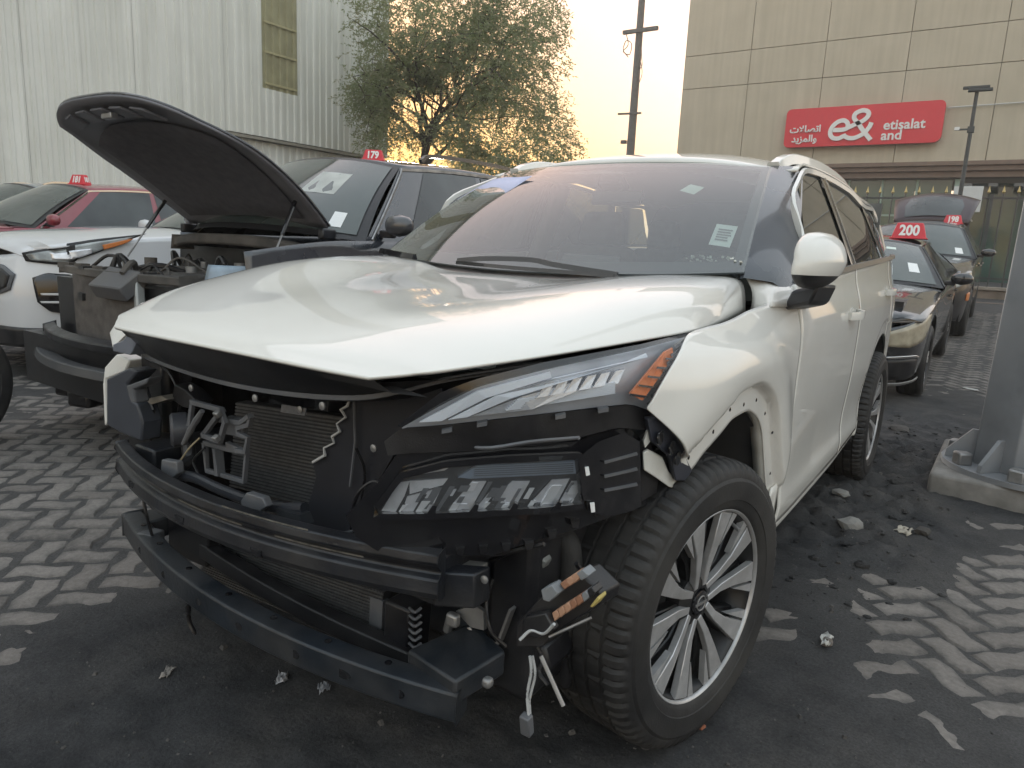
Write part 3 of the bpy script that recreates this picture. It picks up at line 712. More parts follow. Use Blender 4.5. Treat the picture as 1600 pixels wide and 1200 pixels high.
# door handles
for u, v, nm, par in ((1337, 492, 0, fdoor), (1390, 456, 1, rdoor)):
    p = hit(u, v); y0, z0 = p[1], p[2]; xx = dx(y0, z0)
    b = MB(); path = [(xx+.004+.030*sin(pi*min(1, max(0, t*1.1-.05)))**.6, y0-.10+.20*t, z0+.004*t) for t in np.linspace(0, 1, 14)]
    b.bar(path, [(-.008, -.014), (.008, -.017), (.010, .0), (.008, .015), (-.008, .014)]); b.build('handle', white_paint, par, ang=40)
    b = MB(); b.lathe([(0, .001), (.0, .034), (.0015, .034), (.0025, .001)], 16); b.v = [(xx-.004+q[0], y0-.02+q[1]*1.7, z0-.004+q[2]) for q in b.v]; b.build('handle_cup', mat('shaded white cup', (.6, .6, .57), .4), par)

# ---- roof, cant rails, pillars
roofz = curve([(1.10, 1.567), (1.25, 1.607), (1.6, 1.655), (2.1, 1.675), (2.7, 1.66), (3.2, 1.61), (3.45, 1.565)])
def roof_pt(x, y):
    q = abs(x)/.62; return (x, y, roofz(y)-.075*q**2.6+.0)
rows = []
for k in range(26):
    t = k/25; r = []
    for i in range(25):
        x = -.62+1.24*i/24; yf = 1.105+.10*(abs(x)/.62)**2; y = yf+(3.42-yf)*t; X = x*(1-max(0, y-2.4)*.08); r.append((X, y, roof_pt(x, y)[2]))
    rows.append(r)
b = MB().grid(rows); roof = b.build('roof', white_paint, suv, ang=60, solid=.02)
for s in (1, -1):
    path = resample([(s*.596, 1.22, 1.548), (s*.600, 1.32, 1.585), (s*.604, 1.5, 1.613), (s*.604, 2.0, 1.632), (s*.590, 2.6, 1.618), (s*.56, 3.1, 1.57), (s*.545, 3.25, 1.54)], 30)
    MB().bar(path, [(-.024, -.030), (.024, -.030), (.018, .012), (-.018, .012)]).build('roof_rail', white_paint, suv, bevel=.004)
# cabin side: px outline of the window opening on the left
def C_(u, v): return hit(u, v, 0, cx)
dlo_top = [C_(*p) for p in ((1236, 318), (1243, 292), (1251, 272), (1262, 266), (1290, 278), (1325, 299), (1347, 322))]
dy_top = curve(fn(dlo_top)+[(2.95, 1.50), (3.2, 1.40), (3.40, 1.26)])
y_dl0 = dlo_top[0][1]
# roof side band between window opening and the roof
def rail_rows(s):
    r = []
    for y in np.linspace(1.20, 3.42, 40):
        z0 = dy_top(y)+.016; x0 = cx(y, z0); x1 = .62*(1-max(0, y-2.4)*.08); z1 = roof_pt(.62, y)[2]
        r.append([(s*(x0+(x1-x0)*t+.012*sin(pi*t)), y, z0+(z1-z0)*t) for t in (0, .25, .5, .75, 1)])
    return r
for s in (1, -1): MB().grid(rail_rows(s), flip=(s < 0)).build('roof_side', white_paint, suv, ang=60, solid=.01)
# A pillars (gloss black) between windshield and door frame
ap_m = mat('slate pillar', (.05, .055, .065), .25, coat=.8, dirt=(.1, .1, .1), dscale=3, damt=.3)
ws_b = resample([(-.735, .53, 1.16), (-.45, .385, 1.138), (0, .325, 1.125), (.45, .385, 1.138), (.735, .53, 1.16)], 33)
ws_t = resample([(-.598, 1.205, 1.548), (-.32, 1.135, 1.560), (0, 1.108, 1.564), (.32, 1.135, 1.560), (.598, 1.205, 1.548)], 33)
def ws(i, t, off=0):
    p = lerp(ws_b[i], ws_t[i], t); e = .026*sin(pi*t); n = Vector((p[0]*.25, -.53, .80)).normalized()
    return (p[0]+n.x*(e+off), p[1]+n.y*(e+off), p[2]+n.z*(e+off))
for s in (1, -1):
    rows = []
    for t in np.linspace(-.04, 1.0, 16):
        a = Vector(ws(32 if s > 0 else 0, max(t, 0))); a.z += min(t, 0)*.4; yb = .66+(1.30-.66)*t
        zb = 1.118+(1.525-1.118)*t; c_ = Vector((s*(cx(yb, zb)-.004), yb, zb)); mid = (a+c_)/2+Vector((s*.016, -.012, .012))
        rows.append([a+Vector((-s*.012, .0, -.006)), a, mid, c_, c_-Vector((s*.05, -.02, 0))])
    MB().grid(rows, flip=(s > 0)).build('a_pillar', ap_m, suv, ang=40)
    # door window frame front leg
chr_m = mat('satin trim', (.45, .45, .44), .25, metal=.8)
frame_m = mat('white door frame', (.66, .66, .63), .35, coat=.5)
for s in (1, -1):
    topl = [(s*(cx(y, dy_top(y))+.004), y, dy_top(y)) for y in np.linspace(y_dl0+.02, 3.35, 40)]
    front = [(s*(cx(y, z)+.004), y, z) for y, z in ((.70, 1.13), (.80, 1.20), (.90, 1.27), (1.0, 1.345), (1.09, 1.42))]
    front = [p for p in front if p[1] < topl[0][1]-.02]
    MB().bar(resample(front+topl[::3]+[topl[-1]], 60), [(-.006, -.011), (.006, -.009), (.006, .009), (-.006, .011)]).build('window_trim', frame_m, suv, ang=30)
    MB().bar([(s*(sx(y, belt(y))-.008), y, belt(y)+.006) for y in np.linspace(.70, 3.40, 30)], [(-.009, -.010), (.009, -.010), (.007, .010), (-.009, .010)]).build('belt_trim', mat('belt trim', (.16, .16, .16), .3, metal=.4), suv)
side_gl = glass_mat('side glass', (.07, .08, .078), rough=.015, hamt=.03, ior=1.75)
def pane(y_a0, y_a1, y_b0, y_b1, s, name, n=10, fr=None):
    """pane whose front edge runs (y_a0 bottom, y_a1 top) and rear edge (y_b0, y_b1)"""
    rows = []
    for i in range(n+1):
        r = []
        for k in range(n+1):
            t, q = i/n, k/n
            y = (y_a0+(y_b0-y_a0)*t)*(1-q)+(y_a1+(y_b1-y_a1)*t)*q
            zt = dy_top(y)-.012 if y > y_dl0+.06 else 1.13+(y-.70)*.75
            yb = y_a0+(y_b0-y_a0)*t; zb = belt(y)+.012; z = zb+(max(zt, zb+.01)-zb)*q; r.append((s*(cx(y, z)-.006), y, z))
        rows.append(r)
    return MB().grid(rows, flip=True).build(name, side_gl, suv, ang=60)
pil = gloss_black
for s in (1, -1):
    pane(.80, 1.17, 1.665, 1.60, s, 'front_side_glass'); pane(1.80, 1.74, 2.66, 2.45, s, 'rear_side_glass'); pane(2.76, 2.55, 3.28, 2.92, s, 'quarter_glass')
    for (a0, a1, c0, c1) in ((1.665, 1.60, 1.80, 1.74), (2.66, 2.45, 2.76, 2.55)):
        rows = []
        for q in np.linspace(0, 1, 10):
            ya, yb = a0+(a1-a0)*q, c0+(c1-c0)*q; za = belt(ya)+(dy_top(ya)-belt(ya))*q; zb = belt(yb)+(dy_top(yb)-belt(yb))*q
            rows.append([(s*(cx(ya, za)+.001), ya, za), (s*(cx((ya+yb)/2, za)+.003), (ya+yb)/2, (za+zb)/2), (s*(cx(yb, zb)+.001), yb, zb)])
        MB().grid(rows, flip=(s > 0)).build('window_pillar', pil, suv)
    MB().poly([(s*(cx(y, z)), y, z) for y, z in ((.70, 1.135), (.82, 1.145), (.86, 1.235))], (s*-.01, 0, 0)).build('mirror_sail', gloss_black, suv, weld=2)
    rows = [[(s*cx(y, belt(y)), y, belt(y)) for y in (3.28, 3.45)], [(s*cx(y, z), y, z) for y, z in ((2.92, dy_top(2.92)+.02), (3.30, 1.5))]]
    MB().grid(rows, flip=(s < 0)).build('c_pillar', white_paint, suv)
    MB().bar([(s*(cx(y, z)+.005), y, z) for y, z in ((1.735, belt(1.735)), (1.70, 1.35), (1.672, dy_top(1.67)))], [(-.003, -.006), (.003, -.006), (.003, .006), (-.003, .006)], side=(0, 1, 0)).build('pillar_trim', chr_m, suv)

# ---- windshield with its dark band, wipers, papers
ws_glass = glass_mat('windshield glass', (.56, .63, .60), rough=.012, haze=(.36, .38, .36), hamt=.07, ior=1.75)  # the pale veil in the pane imitates hazy sky reflection
MB().grid([[ws(i, t) for i in range(33)] for t in np.linspace(0, 1, 20)]).build('windshield', ws_glass, suv, ang=80)
frit = mat('frit black', (.02, .02, .022), .35)
wsobj = bpy.data.objects['windshield']
MB().grid([[ws(i, t, -.006) for i in range(33)] for t in (0, .05, .085)]).build('frit_band', frit, wsobj, ang=80)
MB().grid([[ws(i, t, -.006) for i in range(33)] for t in (.945, 1)]).build('frit_band', frit, wsobj, ang=80)
for i0, i1 in ((0, 1), (31, 32)): MB().grid([[ws(i, t, -.006) for i in (i0, i1)] for t in np.linspace(0, 1, 16)]).build('frit_band', frit, wsobj, ang=80)
MB().grid([[ws(i, t, -.007) for i in range(a, 33-a)] for t, a in ((.80, 14), (.86, 13), (.90, 10), (.96, 9))][1:]).build('sensor_patch', frit, wsobj)
MB().box((0, 1.08, 1.47), (.11, .09, .05), rx=-.5).build('sensor_box', frit, suv, bevel=.01)
MB().box((0.02, 1.08, 1.42), (.23, .025, .06), rx=-.2).build('rear_view_mirror', frit, suv, bevel=.01)
paper = mat('sticker paper', (.76, .77, .76), .6, var=.04)
ink = mat('sticker ink', (.22, .22, .23), .7)
def ws_px(u, v, off=.004):
    best = None; d = ray(u, v)
    lo, hi = 1.5, 4.0
    def side_(t):
        P = CAM_POS+d*t
        # height above windshield plane (through base centre, top centre)
        return (P[2]-1.125)-(P[1]-.325-.36*(P[0]/.735)**2*.57)*(.44/.783)-.026-off
    for _ in range(40):
        mth = (lo+hi)/2
        if side_(mth) > 0: lo = mth
        else: hi = mth
    return tuple(CAM_POS+d*lo)
def ws_sheet(q, name, m_, par, off=.004): return MB().grid([[ws_px(*q[0], off), ws_px(*q[1], off)], [ws_px(*q[3], off), ws_px(*q[2], off)]]).build(name, m_, par, smooth=False, solid=.0006)
pap = ws_sheet([(1120, 350), (1153, 354), (1140, 387), (1107, 382)], 'lot_sticker', paper, suv)
for k in range(5):
    f0, f1 = .20+.12*k, .255+.12*k
    a, b_, c_, d_ = (1120, 350), (1153, 354), (1140, 387), (1107, 382)
    def uv(s, t): l = lerp(a, d_, t); r = lerp(b_, c_, t); return lerp(l, r, s)
    e = (.84, .80, .86, .74, .78)[k]
    ws_sheet([uv(.18, f0), uv(e, f0), uv(e, f1), uv(.18, f1)], 'print_line', ink, pap, .0062)
ws_sheet([(1079, 288), (1101, 293), (1084, 304), (1062, 298)], 'toll_tag', mat('pale tag', (.62, .70, .64), .5), suv)
sh = mat('lilac paper', (.50, .51, .66), .7, var=.06, scale=6)
MB().grid([[ws_px(*p, .006+.004*((i+j) % 2)) for i, p in enumerate(r)] for j, r in enumerate((((772, 280), (790, 277), (810, 277), (832, 275)), ((748, 292), (768, 290), (795, 290), (812, 288)), ((714, 312), (745, 308), (765, 305), (790, 302))))]).build('paper_sheet', sh, suv, ang=80, solid=.0008)
wip = gloss_black
MB().bar(resample([ws_px(716, 408, .012), ws_px(760, 405, .02), ws_px(830, 407, .02), ws_px(870, 415, .016), ws_px(965, 430, .012)], 20), [(-.008, -.006), (.008, -.006), (.005, .010), (-.005, .010)]).build('wiper', wip, suv)
MB().bar(resample([ws_px(715, 410, .010), ws_px(800, 418, .010), ws_px(960, 431, .010)], 14), [(-.010, -.006), (.010, -.006), (.008, .006), (-.008, .006)]).build('wiper_blade', wip, suv)
MB().bar(resample([ws_px(596, 392, .010), ws_px(625, 398, .02), ws_px(648, 402, .012)], 8), [(-.012, -.008), (.012, -.008), (.006, .012), (-.006, .012)]).build('wiper', wip, suv)
# cowl under the windshield base
cw = [[(p[0], p[1]+dy, p[2]+dz) for p in resample([(-.70, .47, 1.137), (-.45, .36, 1.128), (0, .30, 1.115), (.45, .36, 1.128), (.70, .47, 1.137)], 25)] for dy, dz in ((-.10, -.05), (-.03, -.012), (.06, .006))]
MB().grid(cw).build('cowl', black_plastic, suv, solid=.01)
# fragments of broken glass on the dash edge
rg = random.Random(5); b = MB(); p0 = Vector(ws_px(1118, 408, -.02))
for k in range(60): b.box(p0+Vector((rg.uniform(-.09, .10), rg.uniform(-.02, .05), rg.uniform(-.01, .015))), (.006, .006, .004), rz=rg.random()*3, rx=rg.random())
o = b.build('glass_crumbs', mat('glass crumbs', (.55, .55, .5), .1), suv, smooth=False); o['kind'] = 'stuff'

# ---- cabin interior
trimg = mat('interior grey', (.12, .12, .115), .8, var=.15); dashm = mat('dashboard', (.035, .035, .037), .7, var=.15); fab = mat('seat fabric', (.085, .085, .083), .9, var=.2, scale=15)
rows = [[(x, y, z-.03*(abs(x)/.7)**2) for x in np.linspace(-.70, .70, 15)] for y, z in ((.45, 1.08), (.60, 1.10), (.80, 1.09), (.95, 1.06), (1.0, .95), (1.02, .70))]
MB().grid(rows).build('dashboard', dashm, suv, ang=50)
MB().box((0.02, .88, 1.12), (.26, .03, .13), rx=-.2).build('centre_screen', gloss_black, suv, bevel=.01)
b = MB(); n_ = 32
rows = [[(.37+(.185+.014*cos(c))*cos(a), 1.13+.014*sin(c)*.9+.35*(.185*sin(a))*.9, 1.02+(.185+.014*cos(c))*sin(a)*.94) for c in np.linspace(0, 2*pi, 9)[:-1]] for a in np.linspace(0, 2*pi, n_+1)]
b.grid(rows, wrap=True); stw = b.build('steering_wheel', dashm, suv, ang=60)
MB().box((.37, 1.12, 1.01), (.17, .06, .09), rx=.4).build('wheel_hub', dashm, stw, bevel=.02); MB().box((.37, 1.12, 1.01), (.34, .025, .03), rx=.4).build('wheel_spoke', dashm, stw)
def seat(x, y, w_):
    def slab(c, s_, rx_, nm, par): 
        o = MB().box(c, s_, rx=rx_, taper=.86).build(nm, fab, par, bevel=.05, seg=4); return o
    s_ = slab((x, y, .92), (w_, .15, .62), -.22, 'seat_back', suv); slab((x, y-.28, .62), (w_, .5, .16), 0, 'seat_cushion', suv)
    MB().box((x, y+.11, 1.315), (w_*.52, .10, .17), rx=-.15, taper=.85).build('headrest', fab, s_, bevel=.035, seg=4)
    for q in (-.06, .06): MB().tube([(x+q, y+.09, 1.18), (x+q, y+.11, 1.28)], .007, 6).build('headrest_post', chrome, s_)
seat(.37, 1.62, .5); seat(-.37, 1.62, .5)
for x in (-.42, 0, .42): seat(x, 2.55, .42)
hl = [[(x*.97, y, roof_pt(x, y)[2]-.05) for x in np.linspace(-.6, .6, 9)] for y in np.linspace(1.16, 3.3, 8)]
MB().grid(hl, flip=True).build('headliner', mat('headliner', (.42, .42, .39), .9), suv)
for s in (1, -1): MB().box((s*.70, 1.70, 1.30), (.05, .14, .50), ry=-s*.35).build('pillar_trim_inner', mat('inner pillar grey', (.36, .36, .34), .8), suv, bevel=.02)
MB().box((0, 3.62, .95), (1.4, .04, .5)).build('rear_trim', trimg, suv)
MB().box((0, 3.12, 1.22), (1.46, .03, .66)).build('glow_blocker', trimg, suv)  # unseen panel added to block sky glow showing through the cabin
MB().grid([[(x, 3.42+.0, 1.53) for x in (-.5, .5)], [(x, 3.70, 1.20) for x in (-.6, .6)]]).build('rear_glass', side_gl, suv)
# ---- left door mirror
# folded back against the door: long axis along the car
mc = Vector((.946, .50, 1.205))
def shell(z0, z1, name, m_, par, sc=1.0, n=18):
    rows = []
    for i in range(n+1):
        zz = z0+(z1-z0)*i/n; r = []
        q = max(0, 1-abs(zz)**2.3)**(1/2.3)
        for k in range(28):
            a = 2*pi*k/28; ca, sa = cos(a), sin(a)
            X = .058*q*sc*math.copysign(abs(ca)**.85, ca); Yy = .115*q*sc*math.copysign(abs(sa)**.8, sa)
            if X < 0: X *= .75
            X += .020*Yy/.115+.012*min(0, zz)-.010*max(0, zz)*1.2; Yy += .020*zz
            r.append(mc+Vector((X, Yy, zz*.080*sc)))
        rows.append(r)
    b = MB().grid(rows, wrap=True)
    if z0 > -1: b.f.append(tuple(range(27, -1, -1)))
    if z1 < 1: nn_ = len(b.v); b.f.append(tuple(range(nn_-28, nn_)))
    return b.build(name, m_, par, ang=50)
mir = shell(-.50, 1, 'mirror_cap', white_paint, suv)
shell(-1, -.52, 'mirror_base', black_plastic, mir, .98)
b = MB(); b.poly([(.868, .56, 1.115), (.962, .47, 1.145), (.985, .60, 1.14), (.90, .74, 1.115)], (-.022, .01, -.062)); b.build('mirror_arm', black_plastic, mir, weld=2, bevel=.012)
# fender shoulder between hood corner and pillar foot
lo_ = linear([(.768, .520, 1.048), tuple(hit(1205, 478)), tuple(hit(1243, 480))], 12); hi_ = linear([(.728, .572, 1.147), (.775, .625, 1.150), (.842, .655, 1.126)], 12)
MB().grid([[lerp(lo_[i], hi_[i], t) if t in (0, 1) else tuple(np.array(lerp(lo_[i], hi_[i], t))+np.array((.012*sin(pi*t), 0, .004*sin(pi*t)))) for i in range(12)] for t in np.linspace(0, 1, 7)]).build('fender_shoulder', white_paint, suv, ang=60, solid=.004)
MB().poly([(.845, .662, 1.128), (.80, .66, 1.15), (.82, .84, 1.25), (.862, .86, 1.14)], (-.006, 0, 0)).build('sail_panel', gloss_black, suv, weld=2)

MB().grid([[(sx(y, z)-.014, y, z) for y in np.linspace(.575, .662, 6)] for z in np.linspace(.335, .50, 6)]).build('fender_heel', white_paint, suv, ang=60, solid=.004)
# ================================================================== WHEELS
mach = mat('machined alloy', (.50, .50, .505), .30, metal=.5, var=.12, scale=30, dirt=(.14, .13, .12), dscale=6, damt=.5)
gun = mat('gunmetal alloy', (.014, .015, .017), .3, metal=.3, var=.2, dirt=(.045, .042, .04), dscale=8, damt=.4)
def tyre_mesh(R=.367, W=.235, rim=.243, n=288, detail=True):
    h = W/2
    prof = [(-h*.85, rim-.004), (-h*.95, rim+.01), (-h*1.03, rim+.05), (-h*.98, R-.035), (-h*.88, R-.012), (-h*.77, R-.0045)]
    def groove(c, w_=.0055, d=.008): return [(c-w_, R-.0012), (c-w_*.7, R-d), (c+w_*.7, R-d), (c+w_, R-.0012)]
    tread = []
    for c in (-.062, -.021, .021, .062): tread += groove(c)
    prof += tread+[(h*.77, R-.0045), (h*.88, R-.012), (h*.955, R-.024), (h*.985, R-.037), (h*.987, R-.041), (h*1.03, rim+.075), (h*1.035, rim+.055), (h*1.02, rim+.030), (h*1.0, rim+.028), (h*.97, rim+.014), (h*.93, rim+.006), (h*.85, rim-.004)]
    def mod(x, r, k):
        ax = abs(x)
        if not detail: return 0
        if ax > .066 and r > R-.026: return -.0070 if k % 4 == 0 else 0
        if abs(r-(R-.055)) < .008 and x > 0: return .0016 if k % 2 else 0
        if r > R-.003 and ax < .060: return -.0065 if (k+int((x+.2)*60)) % 8 == 0 else 0
        return 0
    return MB().lathe(prof, n, mod=mod)
def wheel(parent, loc, steer, detail=True, rot=.0, name='wheel', R=.367):
    """axle along X, outer face +X"""
    o = tyre_mesh(R, n=288 if detail else 72, detail=detail).build(name, rubber, parent, ang=25)
    o.location = loc; o.rotation_euler = (0, 0, steer)
    MB().lathe([(.100, .246), (.094, .236), (.085, .229), (.03, .217), (-.03, .207), (-.09, .222), (-.105, .243)], 60).build('rim_barrel', gun, o, ang=40)
    MB().lathe([(.098, .2385), (.104, .239), (.107, .2445), (.103, .2485)], 72).build('rim_lip', mach, o, ang=60)
    MB().lathe([(.03, .075), (.065, .07), (.078, .055), (.080, .037), (.074, .034), (.074, .001)], 30).build('hub', gun, o, ang=40)
    cap = MB().lathe([(.074, .033), (.084, .031), (.086, .027), (.084, .001)], 30).build('centre_cap', gloss_black, o, ang=40)
    b = MB(); rows = [[(.0865+.0018*cos(c), (.0185+.0018*sin(c))*cos(a), (.0185+.0018*sin(c))*sin(a)) for c in np.linspace(0, 2*pi, 7)[:-1]] for a in np.linspace(0, 2*pi, 33)]
    b.grid(rows, wrap=True); b.box((.0865, 0, 0), (.003, .052, .006)); b.build('cap_emblem', steel, cap, ang=50)
    MB().lathe([(-.02, .06), (-.02, .155), (.0, .155), (.0, .06)], 40).build('brake_disc', steel, o, ang=40)
    MB().box((.0, .13, .06), (.07, .10, .14), rx=.4).build('brake_caliper', dark_metal, o, bevel=.012)
    def P(r, a, x): return (x, r*cos(a), r*sin(a))
    for g in range(5):
        c = rot+g*2*pi/5
        for s in (-1, 1):
            # broad blade, slot, thin sliver, from the hub out to the lip
            q = [P(.042, c+s*.25, .081), P(.10, c+s*.13, .086), P(.165, c+s*.14, .094), P(.237, c+s*.15, .100), P(.237, c+s*.39, .100), P(.150, c+s*.34, .093), P(.095, c+s*.36, .086), P(.048, c+s*.62, .081)]
            MB().poly(q if s < 0 else q[::-1], (-.018, 0, 0)).build('spoke', mach, o, weld=2, bevel=.0015, seg=1, ang=30)
            q = [P(.150, c+s*.40, .091), P(.237, c+s*.42, .099), P(.237, c+s*.52, .099)]
            MB().poly(q if s < 0 else q[::-1], (-.016, 0, 0)).build('spoke_sliver', mach, o, weld=2, ang=30)
            q = [P(.04, c+s*.15, .060), P(.12, c+s*.13, .066), P(.235, c+s*.16, .066), P(.235, c+s*.52, .066), P(.12, c+s*.42, .066), P(.045, c+s*.62, .060)]
            MB().poly(q if s < 0 else q[::-1], (-.03, 0, 0)).build('spoke_back', gun, o, weld=2, bevel=.003, seg=1, ang=30)
    b = MB(); b.tube([(.075, .218*cos(.95), .218*sin(.95)), (.105, .205*cos(.95), .205*sin(.95))], .005, 8); b.build('valve_stem', steel, o)
    return o
fw = wheel(suv, (.795, 0, .360), -.196, rot=.35)
rw = wheel(suv, (.79, 2.706, .360), 0, rot=1.0, detail=True)
o = dup(fw, suv); o.location = (-.795, 0, .36); o.rotation_euler = (0, 0, pi-.196)
o = dup(rw, suv); o.location = (-.79, 2.706, .36); o.rotation_euler = (0, 0, pi)

# ================================================================== STRIPPED FRONT END
lens = glass_mat('lamp lens', (.86, .88, .9), refl=.30, rough=.03, haze=(.4, .42, .44), hamt=.07, ior=1.4)
refl = mat('lamp reflector', (.70, .71, .74), .25, metal=.55, var=.15, scale=30)
lampgrey = mat('lamp bezel grey', (.42, .43, .46), .35, metal=.4, var=.2)
lampblack = mat('lamp bezel black', (.02, .02, .023), .25, coat=.4)
orange = mat('orange reflector', (.75, .20, .05), .35, var=.12, scale=40)
# upper lamp: outline on the body skin
up_t = [(628, 668), (690, 629), (745, 602), (820, 583), (920, 561), (1010, 541), (1080, 523)]
up_b = [(628, 669.5), (700, 663), (780, 654), (860, 645), (935, 636), (985, 631), (1017, 642)]
def mix_px(a, b_, t): return lerp(a, b_, t)
def pxgrid(T, B, nu, nv, off):
    def rs(P, n):
        return [(p[0], p[1]) for p in linear([(u, v, 0) for u, v in P], n)]
    t_, b_ = rs(T, nu), rs(B, nu)
    return [[hit(*lerp(t_[i], b_[i], k/(nv-1)), off) for i in range(nu)] for k in range(nv)]
lampU = MB().grid(pxgrid(up_t, up_b, 40, 10, .012)).build('headlamp_upper', lens, suv, ang=60)
MB().grid(pxgrid(up_t, up_b, 30, 8, .055)).build('lamp_housing', lampgrey, lampU, ang=60)
def lampbit(q, off, name, m_, par, d=.012):
    P = hits(q, off); n_ = Vector((.55, -.8, 0)).normalized()*-d
    return MB().poly(P, n_).build(name, m_, par, weld=2, smooth=False)
drl = mat('white light guide', (.72, .74, .78), .3, var=.06)
lampbit([(655, 660), (745, 612), (860, 582), (862, 590), (760, 622), (690, 658)], .022, 'light_guide', drl, lampU)
lampbit([(700, 656), (775, 618), (865, 592), (980, 566), (1010, 553), (1012, 558), (890, 594), (800, 622), (730, 652)], .022, 'light_guide', drl, lampU)
lampbit([(735, 651), (815, 620), (900, 596), (900, 612), (830, 640)], .032, 'reflector_bowl', refl, lampU)
for k in range(6): lampbit([(838+22*k, 622-4*k), (852+22*k, 600-4*k), (866+22*k, 597-4*k), (856+22*k, 619-4*k)], .030, 'led_cell', refl, lampU)
for k in range(7): lampbit([(790+3*k, 640-2.6*k), (960, 613-2.6*k), (962, 615-2.6*k), (791+3*k, 642-2.6*k)], .026, 'trim_rib', drl, lampU)
lampbit([(984, 616), (1004, 626), (1030, 590), (1052, 556), (1051, 544), (1038, 551)], .020, 'turn_reflector', orange, lampU)
for k in range(5): lampbit([(984+14*k, 618-14*k), (1012+10*k, 622-15*k), (1012.5+10*k, 619-15*k), (985+14*k, 615-14*k)], .016, 'trim_rib', lampblack, lampU, .004)
for k in range(8): lampbit([(1012+6*k, 632-13*k), (1030+6*k, 618-13*k), (1031+6*k, 621-13*k), (1013+6*k, 636-13*k)], .018, 'trim_rib', lampblack, lampU)
# black carrier between hood edge and lamp
MB().grid(pxgrid([(620, 666), (690, 612), (745, 592), (850, 566), (1000, 538), (1083, 518)], [(628, 668), (695, 630), (748, 604), (850, 578), (1003, 545), (1080, 524)], 30, 3, .02)).build('lamp_carrier', gloss_black, suv, ang=60)
MB().grid(pxgrid([(600, 690), (628, 668), (700, 664), (860, 646), (985, 632), (1018, 643)], [(606, 712), (640, 708), (730, 705), (880, 690), (965, 668), (1012, 672)], 30, 3, .04)).build('lamp_carrier_lower', black_plastic, suv, ang=60)
for u, v in ((745, 662), (868, 650), (935, 640), (690, 672)): lampbit([(u, v), (u+16, v-3), (u+16, v+3), (u, v+6)], .02, 'clip_tab', grey_plastic, suv, .02)
# lower lamp module
lo_t = [(590, 792), (628, 742), (700, 724), (800, 716), (905, 711)]; lo_b = [(588, 806), (660, 806), (750, 802), (840, 797), (912, 790)]
body_t = [(540, 806), (592, 752), (622, 706), (700, 702), (800, 697), (900, 690), (935, 676), (985, 668), (1000, 684)]
body_b = [(556, 838), (590, 862), (640, 866), (700, 867), (770, 868), (830, 846), (905, 826), (960, 806), (1012, 790)]
lampL = MB().grid(pxgrid(body_t, body_b, 44, 14, .055)).build('headlamp_lower', gloss_black, suv, ang=40)
MB().grid(pxgrid([(598, 790), (636, 740), (720, 727), (820, 722), (903, 719)], [(592, 806), (665, 806), (750, 803), (840, 798), (910, 790)], 26, 8, .052)).build('lamp_bowl', lampblack, lampL, ang=60)
MB().grid(pxgrid(lo_t, lo_b, 30, 8, .025)).build('lamp_lens', lens, lampL, ang=60)
# frame round the lens
fr_path = hits(lo_t+[(930, 722), (935, 790)]+lo_b[::-1]+[lo_t[0]], .030)
MB().bar(linear(hits(lo_t+[(912, 790)]+lo_b[::-1]+[lo_t[0]], .028), 60), [(-.006, -.006), (.006, -.006), (.006, .006), (-.006, .006)]).build('lens_frame', gloss_black, lampL, ang=40)
lampbit([(715, 746), (745, 728), (898, 722), (900, 740), (735, 748)], .036, 'light_guide', mat('blue grey guide', (.22, .27, .34), .25, metal=.3), lampL)
lampbit([(628, 738), (705, 728), (695, 735), (632, 745)], .036, 'light_guide', refl, lampL, .006)
for q in ([(596, 798), (622, 755), (640, 752), (632, 775), (618, 800)], [(636, 776), (690, 762), (672, 800), (628, 800)], [(640, 752), (700, 748), (692, 758), (640, 772)],
          [(700, 796), (738, 752), (760, 752), (735, 796)], [(770, 780), (800, 752), (828, 752), (805, 792), (765, 792)], [(830, 785), (862, 750), (890, 748), (868, 790)], [(872, 788), (893, 752), (904, 752), (904, 786)], [(740, 798), (764, 770), (772, 772), (752, 798)]):
    lampbit(q, .044, 'reflector_facet', refl, lampL, .004)
rl = random.Random(17)
refl2 = mat('lamp reflector bright', (.80, .81, .82), .15, metal=.5, var=.1); refl3 = mat('lamp reflector dim', (.20, .205, .22), .2, metal=.6, var=.2)  # bright and dim copies: lamp highlights put into the facet colours
for k in range(46):
    u0 = rl.uniform(604, 896); vb = 800-(u0-600)*.02; v0 = rl.uniform(752, 790); du = rl.uniform(4, 16); hh = rl.uniform(8, min(34, vb-v0+8))
    if u0 < 640 and v0 < 800-(u0-596)*1.1+6: continue
    lampbit([(u0, v0+hh), (u0+hh*.6, v0), (u0+hh*.6+du, v0), (u0+du, min(vb, v0+hh))], .040+.003*rl.random(), 'reflector_facet', (refl, refl2, refl3, lampblack)[rl.choice((0, 1, 1, 2, 2, 3))], lampL, .003)
for k in range(5): lampbit([(742, 730.5+3.2*k), (896, 724+3.2*k), (896, 725+3.2*k), (740, 731.5+3.2*k)], .033, 'guide_line', refl3, lampL, .002)
for u in (672, 738, 800, 868): lampbit([(u-8, 806-(u-672)*.03), (u+4, 790-(u-672)*.03), (u+10, 792-(u-672)*.03), (u+6, 808-(u-672)*.03)], .02, 'lens_peg', gloss_black, lampL)
